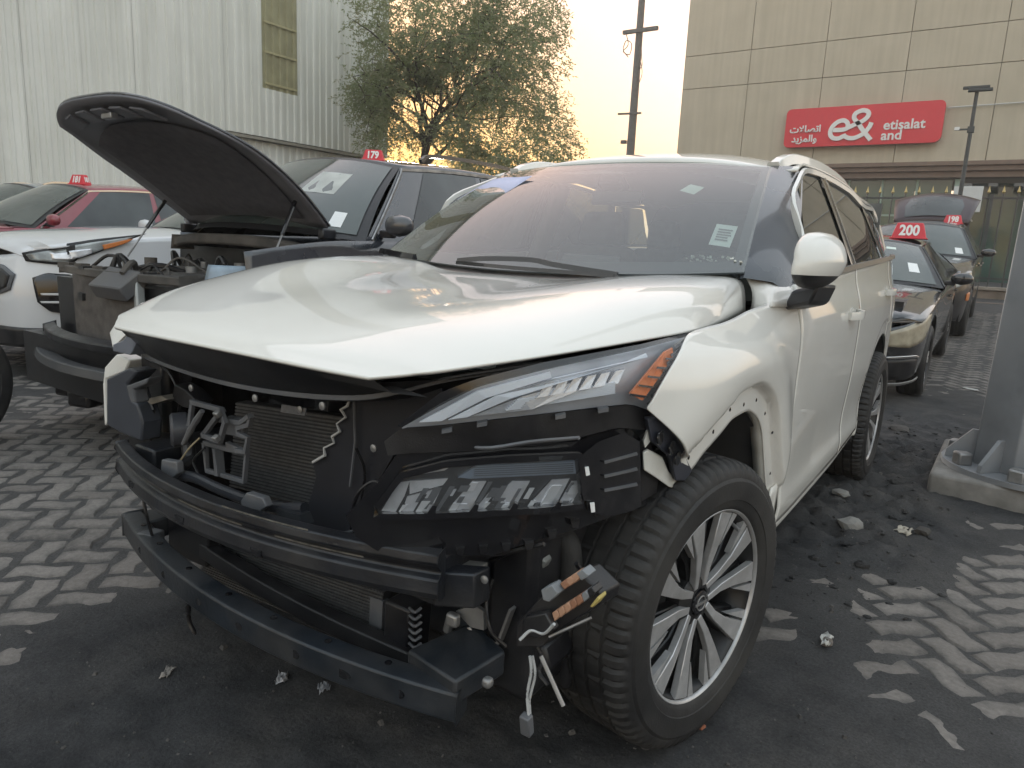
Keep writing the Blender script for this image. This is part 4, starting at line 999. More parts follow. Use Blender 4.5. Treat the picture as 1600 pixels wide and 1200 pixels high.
# side bolster of the lamp with ribs
MB().grid(pxgrid([(908, 712), (935, 690), (975, 676), (1000, 690)], [(918, 800), (945, 806), (985, 800), (1002, 790)], 12, 8, .030)).build('lamp_bolster', gloss_black, lampL, ang=30)
for k in range(3): lampbit([(945, 722+22*k), (996, 708+24*k), (997, 711+24*k), (945, 725+22*k)], .022, 'bolster_rib', grey_plastic, lampL, .01)
lampbit([(914, 731), (920, 730), (922, 742), (916, 744)], .02, 'clip_tab', paper, lampL, .006); lampbit([(922, 787), (929, 786), (930, 800), (924, 801)], .02, 'clip_tab', paper, lampL, .006)
lampbit([(1000, 690), (1012, 676), (1030, 735), (1026, 770), (1000, 785)], .05, 'end_bracket', black_plastic, lampL, .02)
MB().grid(pxgrid([(560, 838), (640, 862), (770, 868), (905, 826)], [(600, 858), (650, 868), (770, 872), (890, 835)], 14, 3, .10)).build('lamp_underside', black_plastic, lampL)
# fender mounting bracket, hanging below the fender tip
MB().poly(hits([(1012, 655), (1030, 652), (1062, 690), (1082, 735), (1072, 752), (1056, 752), (1048, 716), (1018, 690)], .02), (-.02, .02, 0)).build('fender_bracket', mat('bracket blue black', (.035, .038, .05), .45, var=.2), suv, weld=2, bevel=.003)
for u, v in ((1031, 684), (1058, 716), (1049, 700)):
    p = hit(u, v, .012); b = MB(); b.lathe([(0, .001), (0, .016), (.003, .016), (.003, .001)], 12); b.v = [(p[0]+q[0], p[1]+q[1], p[2]+q[2]) for q in b.v]; b.build('bracket_hole', gloss_black, suv)
MB().poly(hits([(1005, 708), (1012, 703), (1022, 708), (1036, 716), (1045, 738), (1058, 752), (1056, 764), (1046, 762), (1026, 748), (1006, 735)], .035), (-.008, .012, 0)).build('broken_flange', raw_white, suv, weld=2, bevel=.003)
MB().poly(hits([(1006, 690), (1012, 672), (1016, 690), (1008, 700)], .03), (-.008, .012, 0)).build('broken_flange', raw_white, suv, weld=2)

# upper radiator trim below the hood edge
lip = [at(208, 536, Y=-.60), at(245, 563, Y=-.62), at(330, 592, Y=-.66), at(430, 612, Y=-.68), at(545, 621, Y=-.665), at(620, 612, Y=-.62), at(700, 592, Y=-.585), at(850, 568, Y=-.44)]
edge = [(p[0], p[1]+.02, p[2]-.012) for p in ([full[4][6]]+[full[0][i] for i in range(4, len(full[0]), 2)])]
edge = [e for e in edge if e[0] < .46]+[(.55, -.62, .955), (.64, -.46, .975)]
E_, L_ = linear(edge, 40), resample(lip, 40)
rows = [[lerp(E_[i], L_[i], t) for i in range(40)] for t in (0, .5, 1)]+[[(L_[i][0], L_[i][1]+.02, L_[i][2]-.012) for i in range(40)], [(L_[i][0]*.98, -.50, L_[i][2]-.03) for i in range(40)]]
MB().grid(rows).build('grille_support', black_plastic, suv, ang=30)
MB().bar(L_, [(-.006, -.005), (.006, -.005), (.006, .005), (-.006, .005)]).build('support_lip', grey_plastic, suv)
# black panel added for the darkness inside the bay, blocks the view through
MB().box((0, -.30, .60), (1.30, .04, .62)).build('bay_dark_panel', gloss_black, suv)
MB().box((-.15, -.40, .86), (1.1, .16, .10)).build('radiator_tie_bar', black_plastic, suv, bevel=.01)
MB().box((-.70, -.36, .62), (.14, .30, .60)).build('side_member', black_plastic, suv, bevel=.02); MB().box((.62, -.34, .55), (.12, .30, .60)).build('side_member', black_plastic, suv, bevel=.02)
# radiator with its fine horizontal tubes
def quad_at(q, Y): return [Vector(at(u, v, Y=Y)) for u, v in q]
fin_m = mat('radiator fin', (.13, .13, .13), .45, metal=.6, var=.25, scale=40); core_m = mat('radiator core', (.03, .03, .032), .7, var=.3, scale=80)
def radiator(q, Y, n, name):
    a, b_, c_, d_ = quad_at(q, Y); o = MB().poly([a, b_, c_, d_], (0, .03, 0)).build(name, core_m, suv, weld=2)
    m_ = MB()
    for k in range(n):
        t = (k+.5)/n; l, r = a.lerp(d_, t), b_.lerp(c_, t); h = (a-d_).length/n*.26
        m_.poly([l+Vector((0, -.004, h)), r+Vector((0, -.004, h)), r+Vector((0, -.004, -h)), l+Vector((0, -.004, -h))], (0, .003, 0))
    f = m_.build('fin_rows', fin_m, o, smooth=False, weld=False); f['kind'] = 'stuff'; return o
radiator([(370, 628), (560, 655), (520, 800), (360, 760)], -.50, 26, 'radiator')
radiator([(326, 838), (600, 925), (588, 1018), (318, 900)], -.525, 18, 'condenser')
# grey bits seen between the beam and bar
MB().poly(quad_at([(578, 932), (598, 940), (595, 1005), (576, 998)], -.53), (0, .02, 0)).build('condenser_tank', grey_plastic, suv, weld=2)
MB().poly(quad_at([(366, 864), (374, 868), (374, 895), (364, 890)], -.53), (0, .02, 0)).build('condenser_clip', black_plastic, suv, weld=2)
# torn plastic air guide
torn = [(547, 620), (543, 634), (533, 640), (540, 652), (526, 662), (531, 674), (519, 682), (522, 692), (506, 700), (508, 711), (489, 722), (494, 745), (487, 772), (476, 806), (490, 826), (545, 842), (548, 808), (596, 745), (618, 705), (630, 668), (690, 620), (690, 600), (620, 612)]
MB().poly(quad_at(torn, -.565), (0, .008, 0)).build('air_guide', mat('air guide plastic', (.018, .019, .024), .45, var=.2), suv, weld=2, smooth=False)
te = [tuple(p) for p in quad_at(torn[:11], -.572)]
MB().tube(te, [.0015+.0028*abs(sin(i*2.3)) for i in range(11)], 5).build('torn_edge', mat('stress whitened plastic', (.45, .45, .44), .6), suv)
MB().tube([at(553, 626, Y=-.575), at(555, 690, Y=-.575), at(547, 760, Y=-.575)], .003, 5).build('guide_seam', grey_plastic, suv)
# crash beam: bowed W section
def bow(x, y0, k): return y0+k*(x/.58)**2
bx_ = np.linspace(-.62, .575, 40)
beam_p = [(0, .058), (-.030, .056), (-.034, .038), (-.016, .020), (-.016, .012), (-.030, .004), (-.034, -.022), (-.028, -.036), (0, -.038)]
beam = MB().bar([(x, bow(x, -.745, .10), .562+.012*(x/.6)) for x in bx_], [(-a, b_) for a, b_ in beam_p]).build('crash_beam', dark_metal, suv, ang=30, bevel=.003)
for x in (-.42, -.12, .16):
    b = MB(); b.poly([(x-.018, bow(x, -.745, .10)-.0352, .552), (x+.018, bow(x, -.745, .10)-.0352, .552), (x+.018, bow(x, -.745, .10)-.0352, .536), (x-.018, bow(x, -.745, .10)-.0352, .536)], (0, .006, 0)); b.build('beam_slot', gloss_black, beam, weld=2)
MB().poly([at(674, 893, Y=-.66), at(742, 898, Y=-.62), at(742, 952, Y=-.62), at(676, 948, Y=-.66)], (0, .05, 0)).build('beam_end_bracket', dark_metal, suv, weld=2, bevel=.004)
MB().poly([at(672, 884, Y=-.63), at(738, 892, Y=-.60), at(738, 905, Y=-.60), at(674, 898, Y=-.63)], (0, .05, 0)).build('bracket_shelf', mat('dusty bracket', (.16, .155, .145), .8, var=.2), suv, weld=2)
for x in (-.5, .52): MB().box((x, -.48, .56), (.10, .34, .11)).build('crash_box', dark_metal, suv, bevel=.006)
# lower bar, box section with returned ends
lb = mat('blue grey steel', (.018, .023, .030), .34, metal=.25, var=.3, scale=10, dirt=(.075, .073, .072), dscale=7, damt=.55, bump=.2, bscale=90)
lx = np.linspace(-.63, .615, 36)
lowbar = MB().bar([(x, bow(x, -.725, .085), .335-.02*(x/.6)) for x in lx], [(-.026, -.036), (.026, -.036), (.026, .026), (.012, .030), (-.026, .030)]).build('lower_bar', lb, suv, ang=30, bevel=.004)
for x, w_ in ((-.45, .012), (-.28, .012), (-.1, .010), (.06, .012), (.24, .012), (.36, .03), (.5, .012)):
    b = MB(); yb = bow(x, -.725, .085)-.0268; b.poly([(x+w_*cos(a), yb, .328-.02*(x/.6)+.010*sin(a)) for a in np.linspace(0, 2*pi, 11)[:-1]], (0, .004, 0)); b.build('bar_hole', gloss_black, lowbar, weld=2)
for x in (-.52, -.38, -.2, -.02, .14, .3, .45):
    b = MB(); b.poly([(x+.008*cos(a), bow(x, -.725, .085)+.005+.008*sin(a), .3655-.02*(x/.6)) for a in np.linspace(0, 2*pi, 9)[:-1]], (0, 0, .002)); b.build('bar_hole', gloss_black, lowbar, weld=2)
MB().poly([(.47, -.635, .372), (.615, -.655, .369), (.64, -.52, .380), (.52, -.47, .385)], (0, 0, -.055)).build('bar_end_plate', lb, suv, weld=2, bevel=.006)
MB().poly([(-.64, -.64, .375), (-.55, -.66, .375), (-.52, -.48, .385), (-.62, -.46, .385)], (0, 0, -.06)).build('bar_end_plate', lb, suv, weld=2, bevel=.006)
# lower inner beam and side ducts
MB().bar([(x, bow(x, -.58, .05), .335-.05*(x+.55)/1.1) for x in np.linspace(-.52, .44, 20)], [(-.02, -.022), (.02, -.022), (.02, .022), (-.02, .022)]).build('inner_cross_member', black_plastic, suv, bevel=.004)
MB().poly(quad_at([(262, 800), (326, 830), (322, 888), (262, 862)], -.58), (0, .10, 0)).build('side_duct', black_plastic, suv, weld=2, bevel=.006)
MB().poly(quad_at([(600, 938), (640, 955), (634, 1030), (598, 1012)], -.56), (0, .08, 0)).build('side_duct', black_plastic, suv, weld=2, bevel=.006)
b = MB()
for k in range(7): b.tube(resample([at(640, 950+11*k, Y=-.555), at(648, 957+11*k, Y=-.57), at(658, 950+11*k, Y=-.555)], 6), .004, 5)
o = b.build('clip_comb', grey_plastic, suv); o['kind'] = 'stuff'
MB().tube([at(700, 985, Y=-.5), at(705, 966, Y=-.5)], .012, 10).build('bolt', steel, suv)
MB().box(at(708, 968, Y=-.52), (.03, .02, .03)).build('bolt_head', steel, suv, bevel=.006)
MB().box(at(762, 1066, Y=-.60), (.02, .02, .02)).build('bolt_head', steel, suv, bevel=.006)
MB().poly(quad_at([(712, 955), (740, 945), (755, 955), (756, 985), (735, 980)], -.5), (0, .01, 0)).build('bracket_tongue', steel, suv, weld=2)
# washer hose along the beam with clamps
tube_p = [(258, 742), (300, 745), (345, 765), (398, 785), (440, 793), (476, 794)]
MB().tube(resample([at(u, v, Y=-.665+.02*i/5) for i, (u, v) in enumerate(tube_p)], 24), .0135, 10).build('sensor_tube', mat('sensor tube', (.03, .032, .038), .35), suv)
for q, Y in (([(252, 718), (275, 722), (277, 740), (266, 752), (250, 742)], -.69), ([(376, 782), (384, 770), (410, 778), (416, 792), (400, 803), (376, 796)], -.70)):
    MB().poly(quad_at(q, Y), (0, .02, 0)).build('tube_clamp', grey_plastic, suv, weld=2, bevel=.003)
MB().poly(quad_at([(430, 795), (468, 805), (474, 822), (436, 812)], -.67), (0, .03, 0)).build('tube_bracket', lb, suv, weld=2)
# horn
hp = Vector(at(266, 672, Y=-.63)); b = MB(); b.lathe([(0, .001), (0, .040), (.006, .046), (.040, .046), (.052, .034), (.052, .001)], 28)
o = b.build('horn', mat('horn grey', (.05, .052, .06), .4, var=.2), suv, ang=35); o.location = hp; o.rotation_euler = (0, 0, radians(62))
MB().tube(resample([hp+Vector((.03, .03, -.04)), hp+Vector((.05, .02, -.075)), hp+Vector((.06, -.01, -.085))], 10), .018, 10).build('horn_trumpet', black_plastic, suv)
# grey bracket frame in front of the radiator
def strip(q, Y, w_, name='mount_bracket', m_=None): return MB().bar([at(u, v, Y=Y) for u, v in q], [(-.006, -w_), (.006, -w_), (.006, w_), (-.006, w_)], side=(0, -1, 0)).build(name, m_ or grey_plastic, suv, bevel=.001)
strip([(300, 628), (345, 640), (352, 660), (344, 690), (318, 680)], -.66, .006); strip([(301, 628), (296, 665)], -.66, .005)
strip([(318, 680), (348, 640)], -.655, .006)
strip([(344, 655), (378, 660), (392, 650)], -.64, .008); strip([(392, 650), (389, 664), (372, 668), (372, 678), (388, 684), (384, 706), (370, 704)], -.64, .006)
strip([(320, 692), (324, 735), (382, 752), (386, 706), (356, 694)], -.63, .006); strip([(340, 700), (344, 742)], -.632, .012); strip([(320, 692), (358, 702), (386, 706)], -.63, .005)
MB().poly(quad_at([(356, 650), (384, 656), (380, 684), (352, 678)], -.625), (0, .01, 0)).build('bracket_plate', grey_plastic, suv, weld=2)
for u, v in ((340, 647), (338, 685)): MB().box(at(u, v, Y=-.672), (.016, .016, .016), rx=.5).build('bolt_head', steel, suv, bevel=.003)
MB().tube(resample([at(316, 642, Y=-.68), at(300, 668, Y=-.68), at(286, 694, Y=-.68)], 8), [.006, .007, .009, .007, .009, .007, .006, .005], 8).build('cable_connector', grey_plastic, suv)
MB().tube(resample([at(312, 684, Y=-.67), at(296, 700, Y=-.68), at(283, 718, Y=-.68)], 10), .0022, 6).build('loose_wire', mat('tan wire', (.30, .25, .16), .6), suv)
# right-hand corner: fender end, mounting brackets, empty lamp bay
fR = [at(164, 560, X=-.83), at(161, 600, X=-.84), at(163, 664, X=-.84)]
MB().poly([at(170, 520, X=-.80), at(184, 498, X=-.79), at(222, 472, X=-.72), at(215, 508, X=-.66), at(190, 528, X=-.72), at(176, 545, X=-.80)], (0, .05, 0)).build('fender_tip', white_paint, suv, weld=2, bevel=.004)
MB().poly([at(176, 538, Y=-.66), at(192, 532, Y=-.66), at(210, 507, Y=-.66), at(222, 518, Y=-.64), at(207, 548, Y=-.66), at(203, 555, Y=-.66), at(176, 549, Y=-.66)], (.0, .08, 0)).build('lamp_corner_cap', mat('cap grey blue', (.16, .175, .21), .4, var=.15), suv, weld=2, bevel=.003)
MB().poly([at(182, 553, X=-.80), at(163, 574, X=-.83), at(160, 600, X=-.84), at(163, 666, X=-.84), at(168, 660, X=-.82), at(166, 592, X=-.82), at(196, 580, X=-.78), at(203, 563, X=-.76)], (0, .05, 0)).build('fender_edge', white_paint, suv, weld=2, bevel=.004)
MB().poly([at(166, 592, Y=-.63), at(200, 575, Y=-.63), at(215, 580, Y=-.63), at(198, 600, Y=-.63), at(205, 625, Y=-.63), at(214, 632, Y=-.63), at(222, 660, Y=-.63), at(220, 690, Y=-.63), at(186, 676, Y=-.63), at(166, 664, Y=-.63)], (0, .06, 0)).build('bumper_bracket', mat('bracket slate', (.045, .05, .062), .4, var=.2), suv, weld=2, bevel=.006)
MB().poly(quad_at([(197, 603), (232, 590), (228, 600), (208, 608), (212, 630), (204, 628)], -.66), (0, .04, 0)).build('lamp_mount', grey_plastic, suv, weld=2, bevel=.004)
MB().poly(quad_at([(226, 624), (252, 618), (262, 624), (236, 632)], -.60), (0, .06, 0)).build('lamp_shelf', mat('dusty shelf', (.20, .18, .15), .8), suv, weld=2)
MB().poly(quad_at([(272, 600), (290, 610), (308, 628), (300, 640), (285, 636), (268, 624)], -.58), (0, .05, 0)).build('lamp_mount', black_plastic, suv, weld=2, bevel=.003)
MB().poly(quad_at([(212, 560), (240, 556), (262, 562), (300, 590), (290, 640), (228, 650), (215, 600)], -.46), (0, .04, 0)).build('lamp_bay_wall', gloss_black, suv, weld=2)
MB().poly(quad_at([(186, 678), (236, 692), (240, 716), (206, 706), (188, 694)], -.60), (0, .10, 0)).build('bay_floor', black_plastic, suv, weld=2)
# dangling wires left
MB().tube(resample([at(222, 765, Y=-.68), at(228, 800, Y=-.69), at(238, 838, Y=-.67)], 12), .0045, 6).build('loose_wire', black_plastic, suv)
MB().tube(resample([at(294, 945, Y=-.62), at(296, 970, Y=-.62), at(306, 992, Y=-.62)], 10), [.007]*9+[.002], 6).build('hanging_clip', black_plastic, suv)
MB().box(at(236, 838, Y=-.66), (.05, .05, .03), rz=.3).build('connector', grey_plastic, suv, bevel=.004)
# right: pale control unit, brackets, hose, fuse box
YU = -.50
MB().poly(quad_at([(778, 872), (845, 868), (852, 880), (838, 905), (800, 938), (778, 960), (772, 900)], YU+.04), (0, .03, 0)).build('control_unit', mat('dull aluminium', (.22, .225, .215), .5, metal=.4, var=.15), suv, weld=2, bevel=.004)
MB().poly(quad_at([(818, 885), (838, 876), (836, 894), (819, 902)], YU+.036), (0, .003, 0)).build('unit_label', mat('unit label', (.40, .44, .45), .6, var=.3, scale=120), suv, weld=2)
MB().bar([at(u, v, Y=YU) for u, v in ((801, 950), (782, 1000), (770, 1014))], [(-.003, -.010), (.003, -.010), (.003, .010), (-.003, .010)], side=(0, -1, 0)).build('steel_strap', steel, suv)
MB().tube(resample([at(868, 835, Y=-.36), at(888, 850, Y=-.36), at(892, 900, Y=-.36)], 12), .026, 12).build('rubber_hose', rubber, suv)
MB().poly(quad_at([(770, 1000), (850, 1010), (860, 1050), (800, 1075), (765, 1060)], -.45), (0, .12, 0)).build('lower_bracket', black_plastic, suv, weld=2, bevel=.008)
fuse = MB().poly([at(806, 1012, Y=-.60), at(806, 975, Y=-.60), at(842, 935, Y=-.58), at(905, 893, Y=-.56), at(940, 928, Y=-.55), at(936, 945, Y=-.55), at(870, 985, Y=-.58), at(845, 1012, Y=-.6)], (.01, .06, .0)).build('fuse_box', black_plastic, suv, weld=2, bevel=.004)
def fblock(q, m_, Y=-.60): MB().poly(quad_at(q, Y), (.0, .03, 0)).build('fuse', m_, fuse, weld=2, bevel=.0015, seg=1)
pk = mat('fuse tan', (.42, .24, .155), .5, var=.1); pk2 = mat('fuse brown', (.30, .15, .09), .5, var=.1); gr = mat('relay grey', (.20, .21, .22), .5, var=.1)
for k in range(7): fblock([(862+9.2*k, 958-6.0*k), (869.5+9.2*k, 953-6*k), (875+9.2*k, 963-6*k), (866+9.2*k, 972-6*k)], (pk if k < 3 else pk2 if k < 5 else gr if k == 5 else black_plastic), -.605)
for k in range(3): fblock([(874+9*k, 912-6*k), (882+9*k, 907-6*k), (892+8*k, 913-6*k), (882+8*k, 922-5*k)], pk if k else pk2, -.60)
fblock([(900, 896), (910, 890), (920, 900), (908, 908)], gr); fblock([(845, 922), (862, 914), (872, 928), (858, 941), (848, 938)], gr, -.615)
fblock([(921, 948), (934, 932), (936, 938), (926, 950)], mat('fuse yellow', (.45, .36, .12), .5), -.60)
MB().tube([at(858, 995, Y=-.60), at(924, 965, Y=-.57)], .003, 6).build('fuse_rail', steel, fuse)
MB().poly(quad_at([(818, 965), (852, 958), (866, 985), (838, 998), (815, 992)], -.615), (0, .02, 0)).build('fuse_box_lid', black_plastic, fuse, weld=2, bevel=.003)
MB().tube(resample([at(828, 1025, Y=-.60), at(830, 1050, Y=-.60), at(824, 1085, Y=-.60), at(826, 1118, Y=-.60)], 16), .003, 6).build('loose_wire', mat('pale wire', (.42, .43, .43), .5), suv)
MB().tube(resample([at(832, 1025, Y=-.595), at(836, 1055, Y=-.595), at(828, 1090, Y=-.595), at(828, 1118, Y=-.595)], 16), .0028, 6).build('loose_wire', mat('pale wire', (.42, .43, .43), .5), suv)
MB().box(at(823, 1132, Y=-.60), (.022, .018, .045), rx=.2).build('wire_plug', grey_plastic, suv, bevel=.003)
MB().tube([at(845, 1025, Y=-.60), at(880, 1103, Y=-.60)], .0042, 6).build('thin_rod', steel, suv)
MB().tube(resample([at(905, 870, Y=-.3), at(870, 930, Y=-.36), at(885, 1010, Y=-.34)], 12), .012, 8).build('wiring_loom', black_plastic, suv)
MB().box((.45, -.1, .30), (.5, .5, .18)).build('subframe', black_plastic, suv, bevel=.02)
for s in (1, -1): MB().tube([(s*.25, .05, .30), (s*.68, .02, .26)], .035, 10).build('control_arm', dark_metal, suv)
for s in (1, -1): MB().tube([(s*.55, .03, .35), (s*.50, .06, .85)], [.03, .05], 12).build('strut', dark_metal, suv)
MB().box((0, .0, .55), (.75, .45, .45)).build('engine_block', dark_metal, suv, bevel=.05)

# ---- loose clutter of a stripped nose: wiring, clips, bolts, labels
rw_ = random.Random(4)
def wire(pts, Y, r=.003, m_=None, name='loose_wire'): return MB().tube(resample([at(u, v, Y=Y+.02*rw_.uniform(-1, 1)) for u, v in pts], 16), r, 6).build(name, m_ or black_plastic, suv)
wire([(548, 806), (560, 770), (585, 752), (604, 770), (598, 800)], -.60, .004); wire([(556, 700), (570, 740), (562, 800), (575, 850)], -.59, .0035)
wire([(500, 838), (540, 832), (590, 820)], -.64, .003, grey_plastic); wire([(640, 706), (700, 694), (760, 700), (830, 690), (905, 684)], -.60, .0035, grey_plastic)
wire([(700, 868), (760, 876), (800, 862), (850, 850)], -.50, .005); wire([(212, 600), (240, 640), (236, 690), (262, 715)], -.60, .005); wire([(228, 560), (262, 580), (280, 620), (276, 660)], -.55, .004)
wire([(320, 700), (302, 720), (310, 745), (290, 752)], -.64, .003); wire([(770, 905), (760, 940), (766, 985), (790, 1010)], -.56, .004); wire([(812, 1000), (830, 985), (850, 990), (866, 975)], -.63, .003, mat('pale wire', (.42, .43, .43), .5))
wire([(838, 1010), (848, 1030), (842, 1050), (856, 1070)], -.58, .004); wire([(900, 880), (915, 905), (905, 930)], -.5, .005)
for u, v, Y in ((585, 700, -.60), (470, 640, -.60), (300, 606, -.665), (400, 622, -.69), (505, 634, -.68), (735, 985, -.50), (690, 1000, -.5), (758, 905, -.6)):
    b = MB(); b.lathe([(0, .001), (0, .008), (.004, .009), (.006, .005), (.006, .001)], 8); o = b.build('bolt_head', steel, suv); o.location = at(u, v, Y=Y); o.rotation_euler = (0, 0, -pi/2)
lab = mat('part label', (.46, .45, .42), .6, var=.1)
MB().poly(quad_at([(440, 632), (478, 638), (476, 650), (438, 644)], -.60), (0, .002, 0)).build('part_label', mat('grey label', (.13, .13, .135), .5, var=.2, scale=90), suv, weld=2)
for k in range(9):
    u, v = 640+36*k, 868-3*k-(k > 5)*14*(k-5); lampbit([(u, v-4), (u+14, v-5), (u+12, v+5), (u+3, v+6)], .04, 'clip_tab', black_plastic, suv, .03)
# scratched bare streaks along the beam crest
bare = mat('bare scratched steel', (.17, .16, .14), .5, metal=.4, var=.4, scale=60)
for x0, x1, zz in ((-.50, -.22, .024), (-.15, .10, .022), (.2, .42, .021), (.05, .3, .058)):
    MB().bar([(x, bow(x, -.745, .10)-(.0195 if zz < .03 else .0305), .562+.012*(x/.6)+zz) for x in np.linspace(x0, x1, 10)], [(-.001, -.0015), (.001, -.0015), (.001, .0015), (-.001, .0015)]).build('scratch_streak', bare, beam)
# ================================================================== THE OTHER CARS
cg = mat('car window glass', (.045, .060, .058), .05, spec=.7, coat=.3, var=.25, scale=1.5, dirt=(.16, .165, .15), dscale=1.3, damt=.35)
cgd = mat('car side glass', (.03, .035, .036), .05, spec=.7, var=.3, scale=1.5, dirt=(.10, .11, .11), dscale=1.5, damt=.35)
clr_lamp = mat('car lamp clear', (.34, .36, .36), .12, spec=.7, metal=.2, var=.45, scale=9)
amber = mat('car lamp amber', (.55, .18, .05), .3)
def gen_car(name, label, loc, paint, P, rx=0, group=None, z=0):
    """P: w half width, fo front overhang, wb wheelbase, ro rear overhang, hood front/cowl heights, belt, roof, y stations"""
    car = empty(name, (loc[0], loc[1], z)); car.rotation_euler = (rx, 0, 0); tag(car, label, 'car', group)
    w_, fo, wb, ro = P['w'], P['fo'], P['wb'], P['ro']; Ym = -fo; YM = wb+ro; cut = P.get('cut')
    plan = resample([(0, Ym, 0), (.35*w_, Ym+.015, 0), (.72*w_, Ym+.09, 0), (.93*w_, Ym+.32, 0), (.99*w_, Ym+.75, 0), (w_, .5, 0), (w_, wb*.5, 0), (w_, wb, 0), (.97*w_, wb+ro*.45, 0), (.86*w_, YM-.10, 0), (.5*w_, YM-.01, 0), (0, YM, 0)], 110)
    zt = curve([(Ym, P['hf']-.06), (Ym+.12, P['hf']), (-.3, P['hf']+.55*(P['hc']-P['hf'])), (P['yc'], P['hc']), (wb*.5, P['belt']), (wb, P['belt']+.03), (YM-.25, P['rear']), (YM, P['rear']-.06)])
    pz = curve([(.15, .90), (.26, .955), (.40, .985), (.60, .998), (.75, 1.0), (.88, .992), (1.0, .975), (1.15, .955)])
    R = .335 if P['hf'] < .85 else .36
    def zlow(y):
        for c in (0, wb):
            d = y-c
            if abs(d) < R+.07: return max(.24, .36+sqrt(max(0, (R+.07)**2-d*d)))
        return .24 if y > -.3 else .24+.06*min(1, (-.3-y)/.5)
    rows = []
    for (x, y, _) in plan:
        if cut is not None and y < cut: continue
        a, c_ = zlow(y), zt(y); r = []
        for k in range(15):
            t = k/14; zz = a+(c_-a)*t; q = pz(zz*1.0 if c_ > .9 else zz*1.12)
            yy = y+(.05*max(0, (zz-.55)/.4)**2+.03*max(0, (.4-zz)/.2) if y < Ym+.35 else 0)-(.05*max(0, (zz-.6)/.4)**2 if y > YM-.3 else 0)
            crease = -.008*math.exp(-((zz-P.get('crease', .72))/.03)**2) if .1 < y < wb+.5 else 0
            r.append((x*q+(crease if x > .1 else 0), yy, zz))
        rows.append(r)
    b = MB().grid(rows); cr = P.get('cutr')
    if cr is None: b.mirror()
    else:
        q = MB().grid([r for r in rows if r[0][1] > cr]); b.add([(-p[0], p[1], p[2]) for p in q.v], [f[::-1] for f in q.f])
    body = b.build('body', paint, car, ang=40, solid=.004, off=0)
    # bonnet and deck surfaces
    def deck(y0, y1, name_, n=14):
        rr = []
        for k in range(n+1):
            y = y0+(y1-y0)*k/n
            xe = max(abs(p[0]) for p in plan if abs(p[1]-y) < .12)*pz(min(zt(y), 1.1)) if y > Ym+.16 else .72*w_*pz(zt(y))
            rr.append([(xe*s_, y+.10*(abs(s_)**2-.0)*(1 if y < Ym+.2 else 0), zt(y)+P.get('crown', .05)*(1-abs(s_)**2.5)-.002) for s_ in np.linspace(-1, 1, 21)])
        return MB().grid(rr)
    if not P.get('open'): deck(Ym+.03, P['yc']+.1, 'hood').build('hood', paint, car, ang=40, solid=.01)
    deck(P['y3']-.1, YM-.02, 'deck').build('rear_deck', paint, car, ang=40, solid=.01)
    # cabin: bottom corners y0..y3 at belt, top y1..y2 at roof
    y0, y1, y2, y3, zr = P['y0'], P['y1'], P['y2'], P['y3'], P['roof']; xr = P['xr']
    def cs(s_, t):
        yb = y0+(y3-y0)*s_; yt = y1+(y2-y1)*s_; y = yb+(yt-yb)*t; zb = zt(yb)-.005
        ze = zr-.065-.05*(2*s_-1)**2*(1 if s_ < .5 else 1.4)
        xb = w_*pz(zb)-.012; x = xb+(xr-xb)*(t+.10*t*(1-t)*-1)
        return (x, y, zb+(ze-zb)*t)
    rows = [[cs(s_, t) for t in np.linspace(0, 1, 9)] for s_ in np.linspace(0, 1, 25)]
    MB().grid(rows).mirror().build('cabin_side', paint, car, ang=40)
    def roofp(x, s_):
        e = cs(s_, 1); q = abs(x)/e[0]; bow_ = (1-q**2)
        return (x, e[1]+(-.10*bow_ if s_ < .05 else .05*bow_ if s_ > .95 else 0), e[2]+.065*(1-q**2.4))
    rows = [[roofp(cs(s_, 1)[0]*k, s_) for k in np.linspace(-1, 1, 15)] for s_ in np.linspace(0, 1, 18)]
    MB().grid(rows).build('roof', P.get('roofmat', paint), car, ang=50, solid=.01)
    def wsp(k, t, off=0, s_=0., bw=.26):
        a = cs(s_, 0); c_ = roofp(cs(s_, 1)[0]*k, s_); sg = -1 if s_ == 0 else 1
        bt_ = (a[0]*k, a[1]+sg*bw*(1-k*k), a[2]+P.get('crown', .05)*(1-k*k)*.8); p = lerp(bt_, c_, t)
        return (p[0], p[1]+sg*(.02*sin(pi*t)+off*.7), p[2]+.02*sin(pi*t)+off*.7)
    K = np.linspace(-1, 1, 15)
    MB().grid([[wsp(k, t) for k in K] for t in np.linspace(0, 1, 9)]).build('windshield_frame', frit, car, ang=50)
    wso = MB().grid([[wsp(k*.94, t, .006) for k in K] for t in np.linspace(.05, .95, 9)]).build('windshield', cg, car, ang=60)
    if not P.get('gate'):
        MB().grid([[wsp(k, t, 0, 1., .15) for k in K] for t in np.linspace(0, 1, 6)]).build('rear_glass', cgd, car, ang=50)
    for sg in (1, -1):
        for (s0, s1, nm) in P['win']:
            rr = []
            for s_ in np.linspace(s0, s1, 10):
                r = []
                for t in np.linspace(.06, .93, 7):
                    # keep pane corners inside the raked front and rear pillars
                    p = cs(s_, t); r.append((sg*(p[0]+.004), p[1], p[2]))
                rr.append(r)
            MB().grid(rr, flip=sg < 0).build(nm, cgd, car, ang=60)
        tr = P['trim'] if 'trim' in P else None
        pts = [cs(s_, .96) for s_ in np.linspace(.01, .99, 24)]
        MB().bar([(sg*(p[0]+.006), p[1], p[2]) for p in ([cs(.015, t) for t in np.linspace(.02, .9, 6)]+pts)], [(-.005, -.009), (.005, -.009), (.005, .009), (-.005, .009)]).build('window_trim', tr or gloss_black, car)
        # mirrors
        m0 = cs(.0, .0); b = MB(); rr = []
